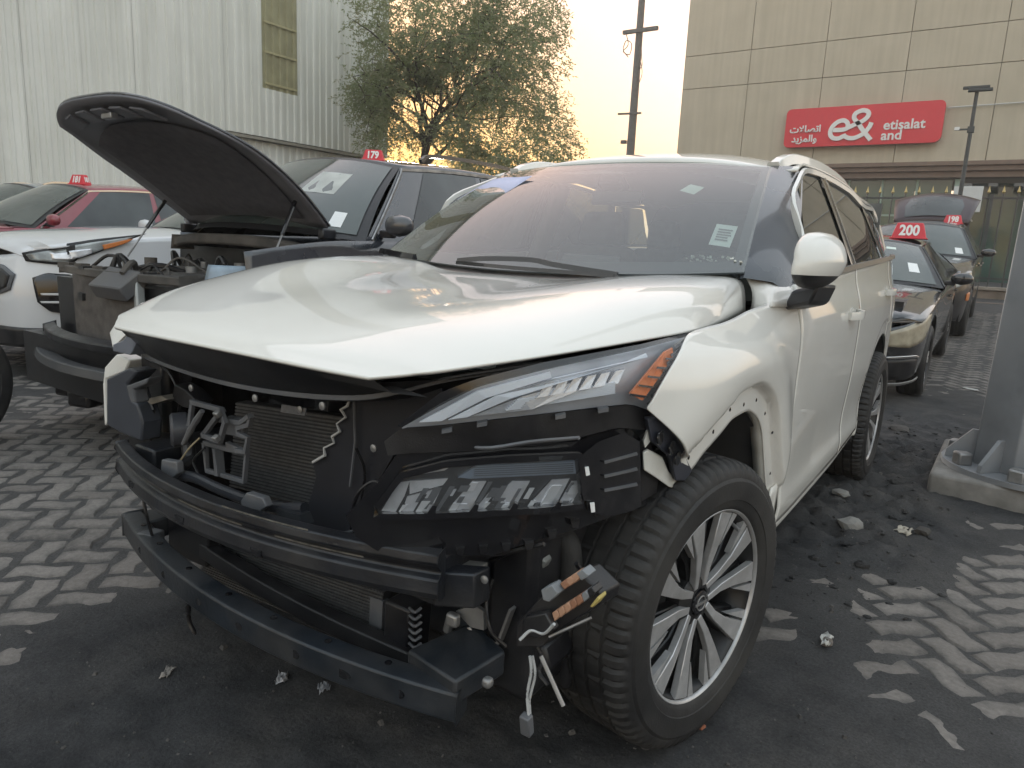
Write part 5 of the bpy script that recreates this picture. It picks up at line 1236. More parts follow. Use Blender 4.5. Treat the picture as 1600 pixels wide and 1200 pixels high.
        for zz in np.linspace(-1, 1, 9):
            q = sqrt(max(0, 1-abs(zz)**2.4)); rr.append([(sg*(m0[0]+.14+.10*q*math.copysign(abs(cos(a))**.8, cos(a))), m0[1]+.13+.055*q*sin(a), m0[2]+.10+.065*zz) for a in np.linspace(0, 2*pi, 17)[:-1]])
        o = b.grid(rr, wrap=True).build('mirror', P.get('mirmat', paint), car, ang=50)
        MB().box((sg*(m0[0]+.04), m0[1]+.14, m0[2]+.05), (.10, .05, .045)).build('mirror_arm', black_plastic, o, bevel=.01)
        for ys_ in P['handles']:
            MB().bar([(sg*(w_*pz(.85)+.003+.022*sin(pi*t)), ys_-.09+.18*t, P['belt']-.14) for t in np.linspace(0, 1, 8)], [(-.006, -.010), (.006, -.010), (.006, .010), (-.006, .010)]).build('handle', P.get('hmat', paint), car)
    # wheels
    for sg, yy in ((1, 0), (-1, 0), (1, wb), (-1, wb)):
        if P.get('open') and sg < 0 and yy == 0: continue
        o = bpy.data.objects.new('wheel', SIMPLE_W['t']); COL.objects.link(o); o.parent = car; sc_ = R/.36; o.location = (sg*(w_-.115), yy, R); o.scale = (1, sc_, sc_); o.rotation_euler = (0, 0, 0 if sg > 0 else pi)
        for nm in ('rim', 'spoke'):
            if nm == 'rim': q = bpy.data.objects.new('rim', SIMPLE_W['rim']); COL.objects.link(q); q.parent = o
            else:
                for g in range(5): q = bpy.data.objects.new('spoke', SIMPLE_W['spoke']); COL.objects.link(q); q.parent = o; q.rotation_euler = (g*2*pi/5, 0, 0)
    b = MB()
    for yy in (0, wb): b.box((0, yy, .55), (w_*1.5, .9, .7))
    b.box((0, wb*.5, .42), (w_*1.8, wb+1.2, .30)); o = b.build('underbody', black_plastic, car, weld=False); 
    return car, dict(zt=zt, pz=pz, plan=plan, cs=cs, roofp=roofp, wsp=wsp, R=R)
# shared wheel pieces
def only_mesh(o): me = o.data; bpy.data.objects.remove(o); return me
SIMPLE_W = {}
SIMPLE_W['t'] = only_mesh(tyre_mesh(.36, .225, n=64, detail=False).build('wheel', rubber, ang=30))
SIMPLE_W['rim'] = only_mesh(MB().lathe([(.105, .245), (.098, .238), (.06, .225), (.02, .21), (.02, .001)], 48).build('rim', gun, ang=30))
SIMPLE_W['spoke'] = only_mesh(MB().poly([(.085, .03*cos(a), .03*sin(a)) if r < .1 else (.098, r*cos(a), r*sin(a)) for r, a in ((.03, -.9), (.232, -.22), (.232, .0), (.12, .02), (.232, .12), (.232, .30), (.03, .9))], (-.02, 0, 0)).build('spoke', mach, weld=2, ang=30))
def skinpt(info, w_, x, z):
    """front corner point of a generic car body"""
    best = min(info['plan'], key=lambda p: abs(p[0]-x) if p[1] < .6 else 9)
    return best
def plate_on(car, info, pts, d, name, m_, depth=.01, mirror=True):
    """flat piece on the front skin; pts = (index along plan in metres from the nose, z)"""
    L_ = [0]; pl_ = info['plan']
    for i in range(len(pl_)-1): L_.append(L_[-1]+hypot(pl_[i+1][0]-pl_[i][0], pl_[i+1][1]-pl_[i][1]))
    def P_(s_, zz, off):
        i = 0
        while L_[i+1] < s_: i += 1
        t = (s_-L_[i])/(L_[i+1]-L_[i]); x, y, _ = lerp(pl_[i], pl_[i+1], t); dx_, dy_ = pl_[i+1][0]-pl_[i][0], pl_[i+1][1]-pl_[i][1]; n_ = hypot(dx_, dy_)
        q = info['pz'](zz if info['tall'] else zz*1.12); lean = .05*max(0, (zz-.55)/.4)**2+.03*max(0, (.4-zz)/.2) if y < -info['fo']+.35 else 0
        return (x*q+dy_/n_*off, y+lean-dx_/n_*off, zz)
    res = []
    for sg in ((1, -1) if mirror else (1,)):
        n_ = len(pts)//2; top, bot = pts[:n_], pts[n_:][::-1]; rr = []
        T = linear([(*p, 0) for p in top], 14); B_ = linear([(*p, 0) for p in bot], 14)
        for t in np.linspace(0, 1, 6): rr.append([(lambda q: (sg*q[0], q[1], q[2]))(P_(*lerp(T[i], B_[i], t)[:2], d)) for i in range(14)])
        res.append(MB().grid(rr, flip=sg < 0).build(name, m_, car, ang=50, solid=depth, off=0))
    return res
def number_cap(loc, txt, label, rz=0, s=1., both=False, par=None):
    """red roof cap with white digits"""
    o = empty('roof_number_cap', loc, rz); tag(o, label, 'number cap', 'red numbered roof caps')
    rc = mat('cap red', (.58, .035, .05), .45, var=.06); wc = mat('cap digits', (.78, .77, .74), .5)
    b = MB(); w0, d0, h = .19*s, .10*s, .19*s
    b.add([(-w0, -d0, 0), (w0, -d0, 0), (w0, d0, 0), (-w0, d0, 0), (-w0*.72, -d0*.45, h), (w0*.72, -d0*.45, h), (w0*.72, d0*.45, h), (-w0*.72, d0*.45, h)], [(0, 3, 2, 1), (4, 5, 6, 7), (0, 1, 5, 4), (1, 2, 6, 5), (2, 3, 7, 6), (3, 0, 4, 7)])
    b.build('cap_shell', rc, o, bevel=.012*s, seg=3)
    MB().box((0, 0, .006), (w0*2.12, d0*2.25, .012)).build('cap_foot', rc, o, bevel=.004)
    t = text_mb(txt, .175*s, .006*s, .002); t.v = [(p[0]*.82, p[1], p[2]) for p in t.v]; sl = d0*.55/h; place(t, (0, -d0*.725-.003, h*.5), (1, 0, 0), Vector((0, sl, 1)).normalized()).build('digits', wc, o, smooth=False)
    if both:
        t = text_mb(txt, .13*s, .005*s, .002); t.v = [(p[0]*.6, p[1], p[2]) for p in t.v]; place(t, (w0*.86+.003, 0, h*.5), (0, 1, 0), Vector((-w0*.28/h, 0, 1)).normalized()).build('digits', wc, o, smooth=False)
    return o

# ---- black saloon behind the white SUV, cap 200
blk = mat('black car paint', (.012, .013, .016), .2, coat=1, coatr=.03, var=.1, dirt=(.05, .047, .044), dscale=2, damt=.2)
SED = dict(w=.90, fo=.92, wb=2.70, ro=1.0, hf=.72, hc=.93, yc=.62, belt=.96, rear=1.02, roof=1.46, y0=.98, y1=1.60, y2=2.75, y3=3.45, xr=.56, crown=.07,
           win=[(.10, .47, 'front_side_glass'), (.50, .88, 'rear_side_glass')], handles=(1.75, 2.7), crease=.80)
sed, si = gen_car('black_sedan', 'black sedan with hazy headlamp parked right behind the white SUV', (.02, 5.95), blk, SED, rx=.040); si['tall'] = False; si['fo'] = .92
hz = mat('hazed lamp', (.36, .32, .24), .22, var=.25, scale=12, spec=.7)
for o in plate_on(sed, si, [(.60, .66), (.85, .74), (1.15, .80), (1.32, .80), (.62, .55), (.85, .54), (1.10, .60), (1.30, .76)][:4]+[(1.30, .76), (1.10, .60), (.85, .54), (.62, .55)], .006, 'headlamp', hz): pass
plate_on(sed, si, [(0, .62), (.25, .62), (.45, .60), (.52, .58), (.50, .42), (.4, .36), (.2, .34), (0, .34)], .008, 'grille', gloss_black)
fg = plate_on(sed, si, [(.62, .44), (.8, .45), (.95, .45), (1.0, .43), (1.02, .28), (.9, .25), (.8, .25), (.66, .26)], .006, 'fog_recess', black_plastic)
plate_on(sed, si, [(.62, .46), (.8, .47), (.95, .47), (1.03, .44), (1.00, .425), (.95, .445), (.8, .445), (.64, .44)], .014, 'fog_trim', chrome)
plate_on(sed, si, [(.60, .225), (.8, .225), (1.0, .235), (1.15, .25), (1.15, .225), (1.0, .21), (.8, .20), (.60, .20)], .02, 'bumper_lip', steel)
number_cap((.42, 7.76, 1.492), '200', 'red roof cap numbered 200 on the black sedan behind the white SUV', .05, .95)
def small_sheet(loc, n_, sz, name, label, m_, cat='sticker'):
    o = MB().box((0, 0, 0), (sz[0], .002, sz[1])).build(name, m_); o.location = loc; o.rotation_euler = n_; return tag(o, label, cat)
k_ = [si['wsp'](x, t, .008) for x, t in ((.68, .25), (.80, .25), (.80, .45), (.68, .45))]
MB().grid([[k_[0], k_[1]], [k_[3], k_[2]]]).build('windshield_sticker', paper, sed, smooth=False)
k_ = [si['wsp'](x, t, .008) for x, t in ((.40, .74), (.55, .74), (.55, .80), (.40, .80))]
MB().grid([[k_[0], k_[1]], [k_[3], k_[2]]]).build('toll_tag', mat('pale tag', (0, 0, 0)), sed, smooth=False)

# ---- dark hatchback behind it, tailgate up, cap 198
HAT = dict(w=.92, fo=.88, wb=2.65, ro=.85, hf=.90, hc=1.08, yc=.60, belt=1.10, rear=1.12, roof=1.66, y0=.95, y1=1.50, y2=3.15, y3=3.45, xr=.60, crown=.06,
           win=[(.09, .40, 'front_side_glass'), (.43, .72, 'rear_side_glass'), (.75, .92, 'quarter_glass')], handles=(1.7, 2.6), gate=True)
drk = mat('dark plum paint', (.012, .011, .013), .25, coat=1, coatr=.04, var=.15, dirt=(.05, .047, .044), dscale=2, damt=.2)
hat, hi = gen_car('dark_hatchback', 'dark hatchback with tailgate raised, last in the row before the fence', (.12, 10.75), drk, HAT, rx=.05, z=rise(10.75)); hi['tall'] = True; hi['fo'] = .88
for o in plate_on(hat, hi, [(.55, .80), (.8, .88), (1.0, .95), (1.2, .98), (1.2, .93), (1.0, .84), (.8, .76), (.56, .72)], .006, 'headlamp', clr_lamp): pass
plate_on(hat, hi, [(0, .74), (.2, .74), (.35, .72), (.45, .70), (.45, .45), (.3, .42), (.2, .42), (0, .42)], .006, 'grille', gloss_black)
plate_on(hat, hi, [(1.02, .66), (1.08, .68), (1.14, .68), (1.18, .66), (1.18, .57), (1.14, .56), (1.08, .56), (1.02, .57)], .008, 'side_reflector', amber)
# raised tailgate: shell pivoting above the roof end
rows = []
for t in np.linspace(0, 1, 10):
    yy = 3.10+.75*t; zz = 1.63+.62*t-.20*t*t
    rows.append([(x*(.60+.16*t-.05*t*t), yy-.10*(1-x*x)*0, zz+.13*(1-x*x)*(.3+.7*t)) for x in np.linspace(-1, 1, 17)])
tg = MB().grid(rows).build('tailgate', mat('plum gate paint', (.022, .006, .010), .4, coat=.3), hat, ang=50, solid=.07)
MB().bar([(x*.64, 3.42, 1.66+.25*(1-x*x)**.6) for x in np.linspace(-1, 1, 24)], [(-.012, -.012), (.012, -.012), (.012, .012), (-.012, .012)], side=(0, 1, 0)).build('gate_seal', mat('pale seal', (.5, .5, .48), .5), hat)
MB().grid([[(x*.80*p[0] if False else p[0]*.82, p[1]-.012, p[2]+.014) for p in r[1:-1]] for x, r in zip(range(9), rows[1:8])]).build('gate_glass', cgd, hat, ang=60)
for s in (-1, 1): MB().tube([(s*.56, 3.35, 1.35), (s*.60, 3.62, 1.90)], .012, 8).build('gate_strut', black_plastic, hat)
number_cap((.50, 13.4, 1.949), '198', 'small red roof cap numbered 198 on the dark hatchback under its raised tailgate', 0, .8)
k_ = [hi['wsp'](x, t, .008) for x, t in ((.70, .10), (.82, .10), (.82, .26), (.70, .26))]; MB().grid([[k_[0], k_[1]], [k_[3], k_[2]]]).build('windshield_sticker', paper, hat, smooth=False)

# ---- white compact SUV on the left
wsv = mat('silver white paint', (.60, .61, .63), .28, coat=1, coatr=.03, var=.03, dirt=(.42, .41, .39), dscale=2, damt=.35)
KIA = dict(w=.93, fo=.90, wb=2.67, ro=.9, hf=1.00, hc=1.14, yc=.55, belt=1.14, rear=1.15, roof=1.64, y0=.95, y1=1.62, y2=3.1, y3=3.4, xr=.60, crown=.08,
           win=[(.10, .42, 'front_side_glass'), (.45, .75, 'rear_side_glass'), (.78, .92, 'quarter_glass')], handles=(1.7, 2.6), trim=chrome)
kia, ki = gen_car('white_crossover', 'white crossover with large swept headlamp beside the open-hooded dark SUV', (-5.36, 1.50), wsv, KIA); ki['tall'] = True; ki['fo'] = .90
plate_on(kia, ki, [(.66, .98), (.9, 1.035), (1.2, 1.10), (1.62, 1.16), (1.50, 1.115), (1.2, .99), (.95, .90), (.70, .92)], .012, 'headlamp_surround', black_plastic)
plate_on(kia, ki, [(.70, .97), (.92, 1.02), (1.2, 1.08), (1.52, 1.135), (1.44, 1.10), (1.2, 1.0), (.95, .92), (.74, .93)], .022, 'headlamp', clr_lamp)
plate_on(kia, ki, [(.86, .99), (.98, 1.0), (1.1, 1.02), (1.18, 1.03), (1.18, .995), (1.1, .96), (.98, .94), (.88, .94)], .03, 'headlamp_projector', refl)
plate_on(kia, ki, [(1.26, 1.06), (1.36, 1.085), (1.46, 1.11), (1.5, 1.115), (1.46, 1.09), (1.4, 1.065), (1.34, 1.045), (1.27, 1.025)], .03, 'turn_lamp', amber)
plate_on(kia, ki, [(0, .90), (.3, .90), (.5, .88), (.62, .82), (.58, .70), (.45, .66), (.3, .65), (0, .65)], .012, 'grille_frame', grey_plastic)
plate_on(kia, ki, [(0, .88), (.3, .88), (.48, .86), (.58, .81), (.55, .72), (.44, .68), (.3, .67), (0, .67)], .018, 'grille', black_plastic)
plate_on(kia, ki, [(.76, .80), (.85, .84), (1.02, .83), (1.10, .80), (1.08, .58), (1.0, .53), (.88, .55), (.80, .62)], .012, 'fog_recess', gloss_black)
for zz in (.62, .68): plate_on(kia, ki, [(.82, zz+.008), (.9, zz+.01), (1.0, zz+.01), (1.07, zz+.008), (1.07, zz-.006), (1.0, zz-.006), (.9, zz-.006), (.83, zz-.006)], .022, 'fog_blade', wsv)
plate_on(kia, ki, [(.95, .795), (.98, .80), (1.02, .80), (1.05, .79), (1.05, .73), (1.02, .72), (.98, .72), (.95, .73)], .024, 'fog_lamp', refl)
plate_on(kia, ki, [(0, .42), (.4, .42), (.8, .42), (1.2, .44), (1.2, .30), (.8, .27), (.4, .26), (0, .26)], .012, 'lower_valance', black_plastic)
# ---- red car further left, cap 181
redp = mat('maroon paint', (.22, .018, .035), .3, coat=1, coatr=.04, var=.05, dirt=(.20, .10, .09), dscale=2, damt=.35)
REDC = dict(w=.92, fo=.9, wb=2.8, ro=1.05, hf=.92, hc=1.14, yc=.55, belt=1.16, rear=1.16, roof=1.72, y0=.85, y1=1.55, y2=3.1, y3=3.8, xr=.60, crown=.07,
            win=[(.10, .45, 'front_side_glass'), (.48, .80, 'rear_side_glass')], handles=(1.75, 2.7), trim=chrome)
redc, ri = gen_car('red_car', 'maroon red car with dusty windshield beyond the white crossover', (-8.0, .95), redp, REDC); ri['tall'] = True; ri['fo'] = .9
plate_on(redc, ri, [(.62, .86), (.9, .92), (1.2, .98), (1.45, 1.02), (1.4, .96), (1.2, .88), (.95, .80), (.66, .80)], .01, 'headlamp', clr_lamp)
number_cap((-7.85, 2.62, 1.673), '181', 'red roof cap numbered 181 on the maroon car', .3, .62, both=True)
# ---- silver grey SUV at the far left
slv = mat('silver paint', (.34, .36, .38), .3, metal=.4, coat=1, var=.05, dirt=(.3, .29, .27), dscale=2, damt=.4)
FAR = dict(KIA, roof=1.80, belt=1.2, hf=1.02, hc=1.18, rear=1.2, xr=.64)
far, fi = gen_car('silver_suv', 'silver grey SUV at the far left edge beyond the maroon car', (-10.6, 1.4), slv, FAR); fi['tall'] = True; fi['fo'] = .9
for s in (1, -1): MB().bar([(s*.62, y, 1.74+.05*sin(pi*min(1, (y-1.7)/.2)/2)) for y in np.linspace(1.7, 3.1, 12)], [(-.015, -.012), (.015, -.012), (.015, .012), (-.015, .012)]).build('roof_rail', chrome, far)

# ---- dark SUV with its hood up and nose stripped, cap 179
nvy = mat('dark navy paint', (.022, .027, .038), .22, coat=1, coatr=.03, var=.1, dirt=(.10, .09, .075), dscale=2, damt=.35)
NAV = dict(w=.945, fo=.9, wb=2.72, ro=.95, hf=1.02, hc=1.19, yc=.40, belt=1.20, rear=1.22, roof=1.785, y0=.52, y1=1.06, y2=3.0, y3=3.5, xr=.64, crown=.06, cut=-.30, cutr=.40, open=True,
           win=[(.12, .40, 'front_side_glass'), (.43, .74, 'rear_side_glass'), (.77, .92, 'quarter_glass')], handles=(1.5, 2.5), trim=steel)
nav, ni = gen_car('dark_suv', 'dark navy SUV with its hood raised and front bumper gone', (-2.58, .80), nvy, NAV); ni['tall'] = True; ni['fo'] = .9
for s in (1, -1): MB().bar(resample([(s*.60, 1.3, 1.735), (s*.605, 1.45, 1.785), (s*.61, 2.2, 1.80), (s*.60, 2.9, 1.765)], 16), [(-.015, -.012), (.015, -.012), (.015, .012), (-.015, .012)]).build('roof_rail', gloss_black, nav)
# raised hood: hinge line local y=.42 z=1.245, leading edge up and forward
hin = [(-.70, .42, 1.245), (.70, .42, 1.245)]
under = mat('hood lining', (.17, .17, .19), .5, var=.25, scale=6, dirt=(.06, .058, .055), dscale=3, damt=.4)
tipL = Vector(at(95, 178, X=-2.9)); 
def hpt(s_, t, off=0):
    """s_ -1..1 across, t 0 hinge .. 1 leading edge; surface of the raised hood, convex upward"""
    x = s_*(.70+.06*sin(pi*min(1, t*1.1)))*(1-.26*max(0, t-.62)**1.5*2.2)
    L0 = 1.06*(1-.14*abs(s_)**3.2)
    y = .42-L0*t*.92; z_ = 1.255+L0*t*.60-.05*t*t+.055*sin(pi*t)*.6+.05*(1-s_*s_)*sin(pi*min(1, t*1.05))
    nrm = Vector((0, .50, .86)); return (x, y+nrm.y*off, z_+nrm.z*off)
S_ = np.linspace(-1, 1, 25); T_ = np.linspace(0, 1, 22)
MB().grid([[hpt(s_, t, .02) for s_ in S_] for t in T_], flip=True).build('hood', nvy, nav, ang=60, solid=.012)
hu = MB().grid([[hpt(s_*.985, t*.99+.005, -.005) for s_ in S_] for t in T_]).build('hood_frame', under, nav, ang=60, solid=.012)
def pad(s_, t, off): 
    r = min(1, max(0, 1)); return hpt(s_*.80, .08+t*.70*(1-.12*s_*s_), off)
rr = [[pad(s_, t, -.032 if 0 < i < 11 and 0 < j < 18 else -.016) for j, s_ in enumerate(np.linspace(-1, 1, 19))] for i, t in enumerate(np.linspace(0, 1, 12))]
MB().grid(rr, flip=True).build('hood_insulation', mat('hood felt', (.085, .085, .098), .95, var=.2, scale=20), hu, ang=50)
for s_, w2 in ((-.55, .09), (-.28, .10), (0, .12), (.28, .10), (.55, .09)):
    q = [hpt(s_-w2, .83, -.02), hpt(s_+w2, .83, -.02), hpt(s_+w2*.8, .94, -.02), hpt(s_-w2*.8, .94, -.02)]
    MB().poly(q, (0, -.010, -.012)).build('hood_pressing', under, hu, weld=2, bevel=.006)
MB().box(hpt(.05, .88, -.04), (.10, .04, .03)).build('hood_latch', steel, hu, bevel=.005)
for s in (1, -1):
    p1 = hpt(s*.88, .22, -.02); MB().tube([(s*.72, -.02, 1.02), ((s*.72+p1[0])/2, (-.02+p1[1])/2, (1.02+p1[2])/2)], .006, 6).build('hood_strut', steel, nav); MB().tube([((s*.72+p1[0])/2, (-.02+p1[1])/2, (1.02+p1[2])/2), p1], .012, 8).build('hood_strut', gloss_black, nav)
    MB().box((s*.70, .40, 1.22), (.05, .10, .06)).build('hinge', dark_metal, nav, bevel=.01)
# engine bay
dusty = mat('dusty engine plastic', (.06, .056, .052), .7, var=.3, scale=8, dirt=(.16, .14, .12), dscale=4, damt=.6)
MB().box((.05, .02, .74), (1.05, .75, .35)).build('engine_block', dusty, nav, bevel=.04)
for (x, y, sx_, sy_, h) in ((-.25, .0, .35, .3, .06), (.2, -.1, .4, .35, .05), (.45, .2, .3, .2, .08), (-.42, -.2, .16, .2, .05), (0, .25, .7, .12, .05), (.05, -.3, .3, .12, .03), (.4, -.25, .14, .2, .06)): MB().box((x, y, .92+h/2), (sx_, sy_, h), rz=.1*x).build('engine_cover', dusty, nav, bevel=.02, seg=3)
MB().bar(resample([(-.62, .30, 1.13), (-.3, .24, 1.16), (.3, .24, 1.16), (.66, .32, 1.12)], 16), [(-.06, -.035), (.06, -.035), (.05, .03), (-.05, .03)]).build('cowl_panel', dusty, nav, bevel=.015)
MB().box((-.05, -.49, .66), (.66, .045, .55)).build('radiator', mat('radiator brown', (.085, .075, .068), .85, var=.35, scale=14, bump=.4, bscale=150), nav, bevel=.005)
MB().box((.315, -.50, .70), (.035, .05, .50), ry=-.05).build('radiator_tank', mat('radiator alu', (.36, .38, .38), .45, metal=.3, var=.1), nav, bevel=.01)
MB().bar([(x, -.48+.06*(x/.6)**2, .955) for x in np.linspace(-.62, .62, 14)], [(-.05, -.02), (.05, -.025), (.05, .02), (-.05, .02)]).build('radiator_support', dusty, nav, bevel=.006)
MB().poly([(-.02, -.60, .90), (.30, -.60, .90), (.33, -.50, .99), (.02, -.50, 1.0)], (0, .04, -.07)).build('air_intake_duct', mat('duct grey', (.09, .09, .095), .5, dirt=(.16, .15, .13), dscale=5), nav, weld=2, bevel=.008)
MB().bar([(x, -.66+.24*(x/.9)**2, .60) for x in np.linspace(-.72, .70, 24)], [(-.03, -.03), (.03, -.03), (.03, .012), (-.03, .03)]).build('crash_beam', dark_metal, nav, bevel=.006)
MB().bar([(x, -.70+.24*(x/.9)**2, .46) for x in np.linspace(-.70, .72, 24)], [(-.05, -.03), (.05, -.02), (.04, .03), (-.05, .02)]).build('lower_air_guide', mat('guide grey', (.05, .052, .056), .55, dirt=(.13, .12, .11), dscale=4), nav, bevel=.006)
for (x, y, z_) in ((-.5, -.5, .26), (-.3, -.52, .23), (.1, -.5, .25)): MB().box((x, y, z_), (.16, .12, .10), rz=.3).build('hanging_debris', black_plastic, nav, bevel=.02)
hl_ = MB(); rr = [[(.64+.20*s_, -.36+.22*s_*s_+.04*t, .90+.14*t) for s_ in np.linspace(0, 1, 8)] for t in np.linspace(0, 1, 5)]
MB().grid(rr).build('headlamp', mat('blue grey lamp', (.22, .28, .34), .15, spec=.7, var=.3, scale=8), nav, ang=50, solid=.03)
MB().box((0, .45, .7), (1.7, .05, .8)).build('firewall', black_plastic, nav)
MB().box((.74, .05, .70), (.16, .8, .40)).build('inner_wing', dusty, nav, bevel=.03)
MB().box((-.62, .12, .80), (.10, .62, .30)).build('inner_wing', dusty, nav, bevel=.03)
k_ = [ni['wsp'](x, t, .008) for x, t in ((.74, .10), (.83, .10), (.83, .26), (.74, .26))]; MB().grid([[k_[0], k_[1]], [k_[3], k_[2]]]).build('windshield_sticker', paper, nav, smooth=False)
# sun-shade sheet crumpled behind the windshield
k_ = [[ni['wsp'](x+.05*t, t, .007) for x in (.30, .45, .62)] for t in (.45, .62, .74)]; MB().grid(k_).build('windshield_reflector', mat('pale shade', (.42, .43, .40), .5, var=.2), nav, ang=70)
cap = Vector(at(584, 250, X=-2.35)); number_cap((cap.x, cap.y, 1.736), '179', 'red roof cap numbered 179 on the dark navy SUV', .55, .40)
# tyre of a further car at the left edge
_p = at(-104, 602, Z=.36); lt = empty('spare_tyre', (_p[0], _p[1], 0)); lt.rotation_euler = (0, 0, .3); tag(lt, 'lone black tyre standing at the left edge on the paving', 'tyre')

# hoses, caps and wiring over the open engine
re_ = random.Random(8)
for k in range(16):
    x, y = re_.uniform(-.5, .6), re_.uniform(-.42, .28); p0 = Vector((x, y, .97)); q = p0+Vector((re_.uniform(-.3, .3), re_.uniform(-.2, .2), 0))
    MB().tube(resample([p0, (p0+q)/2+Vector((re_.uniform(-.05, .05), 0, re_.uniform(.03, .09))), q], 10), re_.choice((.006, .010, .016)), 7).build('engine_hose', re_.choice((black_plastic, dusty, grey_plastic)), nav)
for k in range(7):
    x, y = re_.uniform(-.45, .6), re_.uniform(-.42, .25); MB().tube([(x, y, .93), (x, y, 1.0+re_.uniform(0, .03))], re_.uniform(.02, .045), 12).build('filler_cap', re_.choice((black_plastic, dusty, steel)), nav)
for k in range(10):
    x = re_.uniform(-.55, .55); MB().box((x, -.47+re_.uniform(-.03, .03), .975), (re_.uniform(.02, .09), .05, re_.uniform(.01, .04)), rz=re_.uniform(-.4, .4)).build('clip_tab', re_.choice((black_plastic, dusty)), nav)
for k in range(6):
    MB().box((re_.uniform(-.45, .3), -.52, re_.uniform(.45, .9)), (.05, .02, .04), ry=re_.uniform(-.5, .5)).build('radiator_tab', black_plastic, nav)
# the lone tyre is a standing tyre with its rim
o = bpy.data.objects.new('tyre', SIMPLE_W['t']); COL.objects.link(o); o.parent = lt; o.location = (0, 0, .355)
o = bpy.data.objects.new('rim', SIMPLE_W['rim']); COL.objects.link(o); o.parent = lt; o.location = (0, 0, .355)
# ================================================================== LITTER AND STONES
def gz(x, y): return dirt_h(x, y)
def blob(name, px_, size, m_, label, cat, seed, flat=.6, par=None):
    X, Y, _ = at(*px_, Z=0); r = random.Random(seed); b = bmesh.new(); bmesh.ops.create_icosphere(b, subdivisions=2, radius=1)
    for v in b.verts:
        n = 1+.35*noise.noise(v.co*1.6+Vector((seed*3.1, 0, 0)))+.15*noise.noise(v.co*4+Vector((0, seed, 0))); v.co = Vector((v.co.x*size[0]*n, v.co.y*size[1]*n, v.co.z*size[2]*n))
    me = bpy.data.meshes.new(name); b.to_mesh(me); b.free(); me.materials.append(m_); o = bpy.data.objects.new(name, me); COL.objects.link(o); o.location = (X, Y, gz(X, Y)+size[2]*flat); o.rotation_euler = (0, 0, r.random()*6); return tag(o, label, cat)
def scrap(name, px_, s, m_, label, cat, seed, amp=.4):
    X, Y, _ = at(*px_, Z=0); r = random.Random(seed); n = 7; rows = []
    for i in range(n): rows.append([((i/(n-1)-.5)*s[0]*(1+.3*r.uniform(-1, 1)), (j/(n-1)-.5)*s[1]*(1+.3*r.uniform(-1, 1)), s[2]*(.5+amp*r.uniform(-1, 1))) for j in range(n)])
    o = MB().grid(rows).build(name, m_, ang=25, solid=.001); o.location = (X, Y, gz(X, Y)+.004); o.rotation_euler = (0, 0, r.random()*6); return tag(o, label, cat)
rock = mat('grey stone', (.24, .235, .22), .9, var=.2, scale=12, dirt=(.10, .09, .08), dscale=9, damt=.6, bump=.5)
pw = mat('dirty paper', (.50, .49, .46), .8, var=.15, scale=40, dirt=(.2, .18, .16), dscale=20, damt=.6)
blob('stone', (1327, 836), (.060, .045, .030), rock, 'rounded grey stone half buried in the mud behind the front wheel', 'stone', 1)
blob('stone', (1312, 785), (.050, .04, .015), rock, 'flat pale stone in the mud nearest the rear wheel', 'stone', 2)
scrap('torn_cardboard', (1412, 838), (.10, .06, .02), mat('torn card', (.38, .34, .28), .9, var=.2, scale=30), 'torn pale cardboard scrap lying in the mud beside the grey stone', 'scrap', 3)
blob('dirt_clod', (1440, 842), (.035, .03, .02), mat('dark clod', (.06, .055, .05), .95, bump=.6), 'dark clod touching the torn cardboard scrap', 'clod', 8)
blob('crumpled_tissue', (1292, 1008), (.022, .018, .015), mat('clod brown', (.14, .12, .105), .9, var=.3, scale=60), 'brown clod with white tissue on the bare earth right of the front wheel', 'litter', 4)
t = bpy.data.objects['crumpled_tissue']; rr_ = random.Random(9)
for k, (dx_, dy_, s_) in enumerate(((.012, .006, .045), (-.028, -.004, .03))):
    MB().grid([[(dx_+(i-2)*s_/4*(1+.3*rr_.uniform(-1, 1)), dy_+(j-2)*s_/6, .012+.008*rr_.uniform(-1, 1)) for j in range(5)] for i in range(5)]).build('tissue_wing', pw, t, ang=20, solid=.001)
scrap('dry_leaf', (1086, 1142), (.05, .022, .012), mat('dry leaf', (.24, .085, .045), .8, var=.3, scale=40), 'curled rust brown leaf against the front tyre', 'leaf', 5, .7)
scrap('sweet_wrapper', (1343, 748), (.05, .035, .02), mat('lilac wrapper', (.42, .36, .55), .4, var=.4, scale=60), 'lilac sweet wrapper in front of the rear tyre', 'wrapper', 6, .6)
scrap('foil_scrap', (440, 1068), (.030, .045, .012), mat('foil', (.35, .35, .36), .35, var=.5, scale=150, metal=.3), 'crumpled foil scrap on the dark earth ahead of the lower bar', 'scrap', 7, .7)
scrap('paper_scrap', (262, 1062), (.05, .025, .006), mat('brown paper', (.22, .20, .18), .9, var=.3, scale=40), 'thin brown paper scrap left of the foil scrap', 'scrap', 11, .6)
scrap('plastic_scrap', (506, 1086), (.028, .03, .014), mat('grey plastic film', (.22, .23, .25), .35, var=.3, scale=60), 'clear grey plastic scrap right of the foil scrap', 'scrap', 12, .7)
blob('black_debris', (1405, 675), (.10, .06, .022), mat('dark clod', (0, 0, 0)), 'black broken debris in the mud between rear wheel and mast', 'debris', 13)
o = MB().tube(resample([at(745, 1158, Z=.008), at(762, 1150, Z=.010), at(776, 1145, Z=.008)], 8), .004, 6).build('twig', bark); tag(o, 'short dark twig on the earth under the fuse box', 'twig')
scrap('white_paper', (1518, 611), (.16, .07, .01), pw, 'white paper strip on the far paving between black sedan and mast', 'paper', 14, .5)
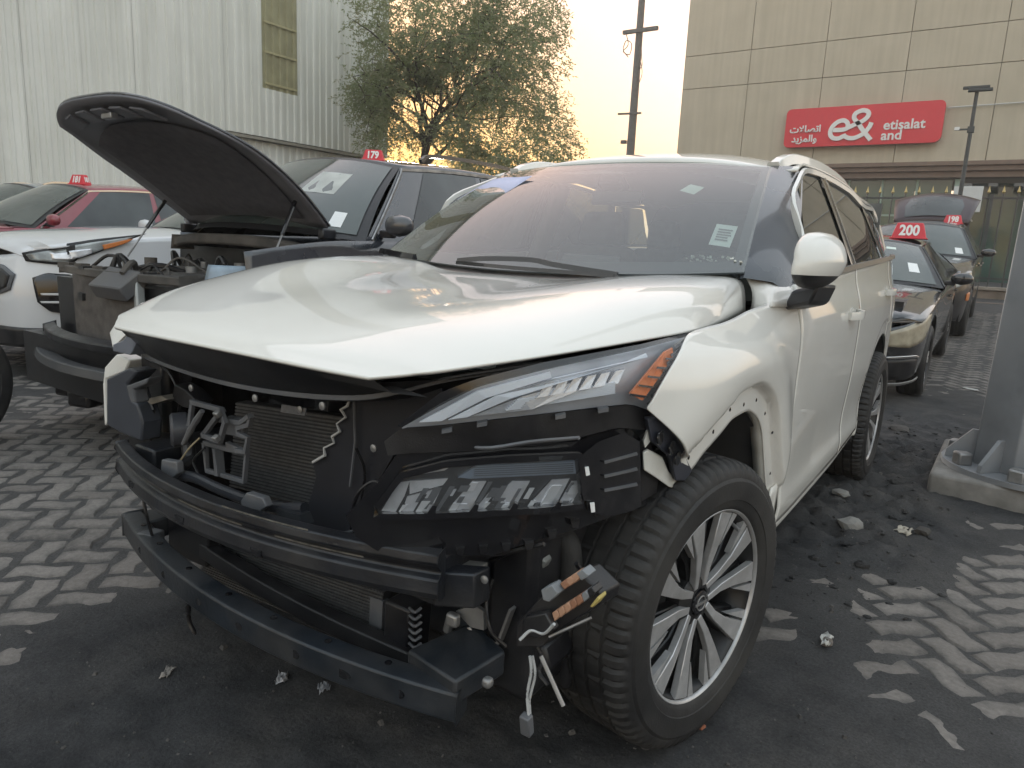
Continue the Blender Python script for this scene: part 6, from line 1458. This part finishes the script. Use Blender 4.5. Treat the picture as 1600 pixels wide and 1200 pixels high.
# fine crumbs of earth and grit, uncountable
b = MB(); rc = random.Random(21)
for k in range(1500):
    if k < 700: u, v = rc.uniform(0, 1600), rc.uniform(700, 1200)
    else: u, v = rc.gauss(1330, 90), rc.gauss(820, 80)
    if v < 560: continue
    X, Y, _ = at(u, v, Z=0)
    if -.95 < X < .75 and Y > .2 or Y > 8: continue
    if heavy(X, Y) < .3 and rc.random() < .7: continue
    s = rc.uniform(.0015, .005) if rc.random() < .96 else rc.uniform(.005, .013); h = gz(X, Y)
    b.box((X, Y, h+s*.3), (s*rc.uniform(.8, 1.8), s*rc.uniform(.8, 1.6), s), rz=rc.random()*3, rx=rc.random(), taper=.6)
o = b.build('grit', mat('grit', (.075, .07, .066), .95, var=.7, scale=14), smooth=False, weld=False); tag(o, 'fine grit and earth crumbs strewn over the paving', 'grit', kind='stuff')


# churned clods of dark mud between the white SUV and the mast, uncountable
b = MB(); rc = random.Random(31)
for k in range(220):
    X, Y = rc.gauss(1.02, .20), rc.uniform(.9, 4.6)
    if X < .80 or X > 1.5: continue
    s = rc.uniform(.004, .013) if rc.random() < .88 else rc.uniform(.013, .028); h = gz(X, Y); n0 = len(b.v); rows = []
    for i in range(5):
        ph = pi*i/4; rows.append([(X+s*1.3*sin(ph)*cos(a)*rc.uniform(.7, 1.3), Y+s*sin(ph)*sin(a)*rc.uniform(.7, 1.3), h+s*.25+s*.6*cos(ph)*rc.uniform(.7, 1.2)) for a in (0, 1.05, 2.1, 3.14, 4.2, 5.24)])
    b.grid(rows, wrap=True)
o = b.build('mud_clods', dirt_m, ang=40, weld=False); tag(o, 'churned dark mud clods between the white SUV and the mast', 'mud', kind='stuff')
# thin hazy air over the yard
hz_b = MB().box((0, 150, 8.5), (640, 580, 20.5)); hz_o = hz_b.build('haze', None, smooth=False); hz_o['kind'] = 'stuff'
hm = bpy.data.materials.new('hazy air'); hm.use_nodes = True; hn = hm.node_tree; hn.nodes.clear(); ho = hn.nodes.new('ShaderNodeOutputMaterial'); hv = hn.nodes.new('ShaderNodeVolumePrincipled')
hv.inputs['Color'].default_value = (.97, .94, .90, 1); hv.inputs['Density'].default_value = .0028; hv.inputs['Anisotropy'].default_value = .3; hn.links.new(hv.outputs[0], ho.inputs['Volume']); hz_o.data.materials.append(hm)
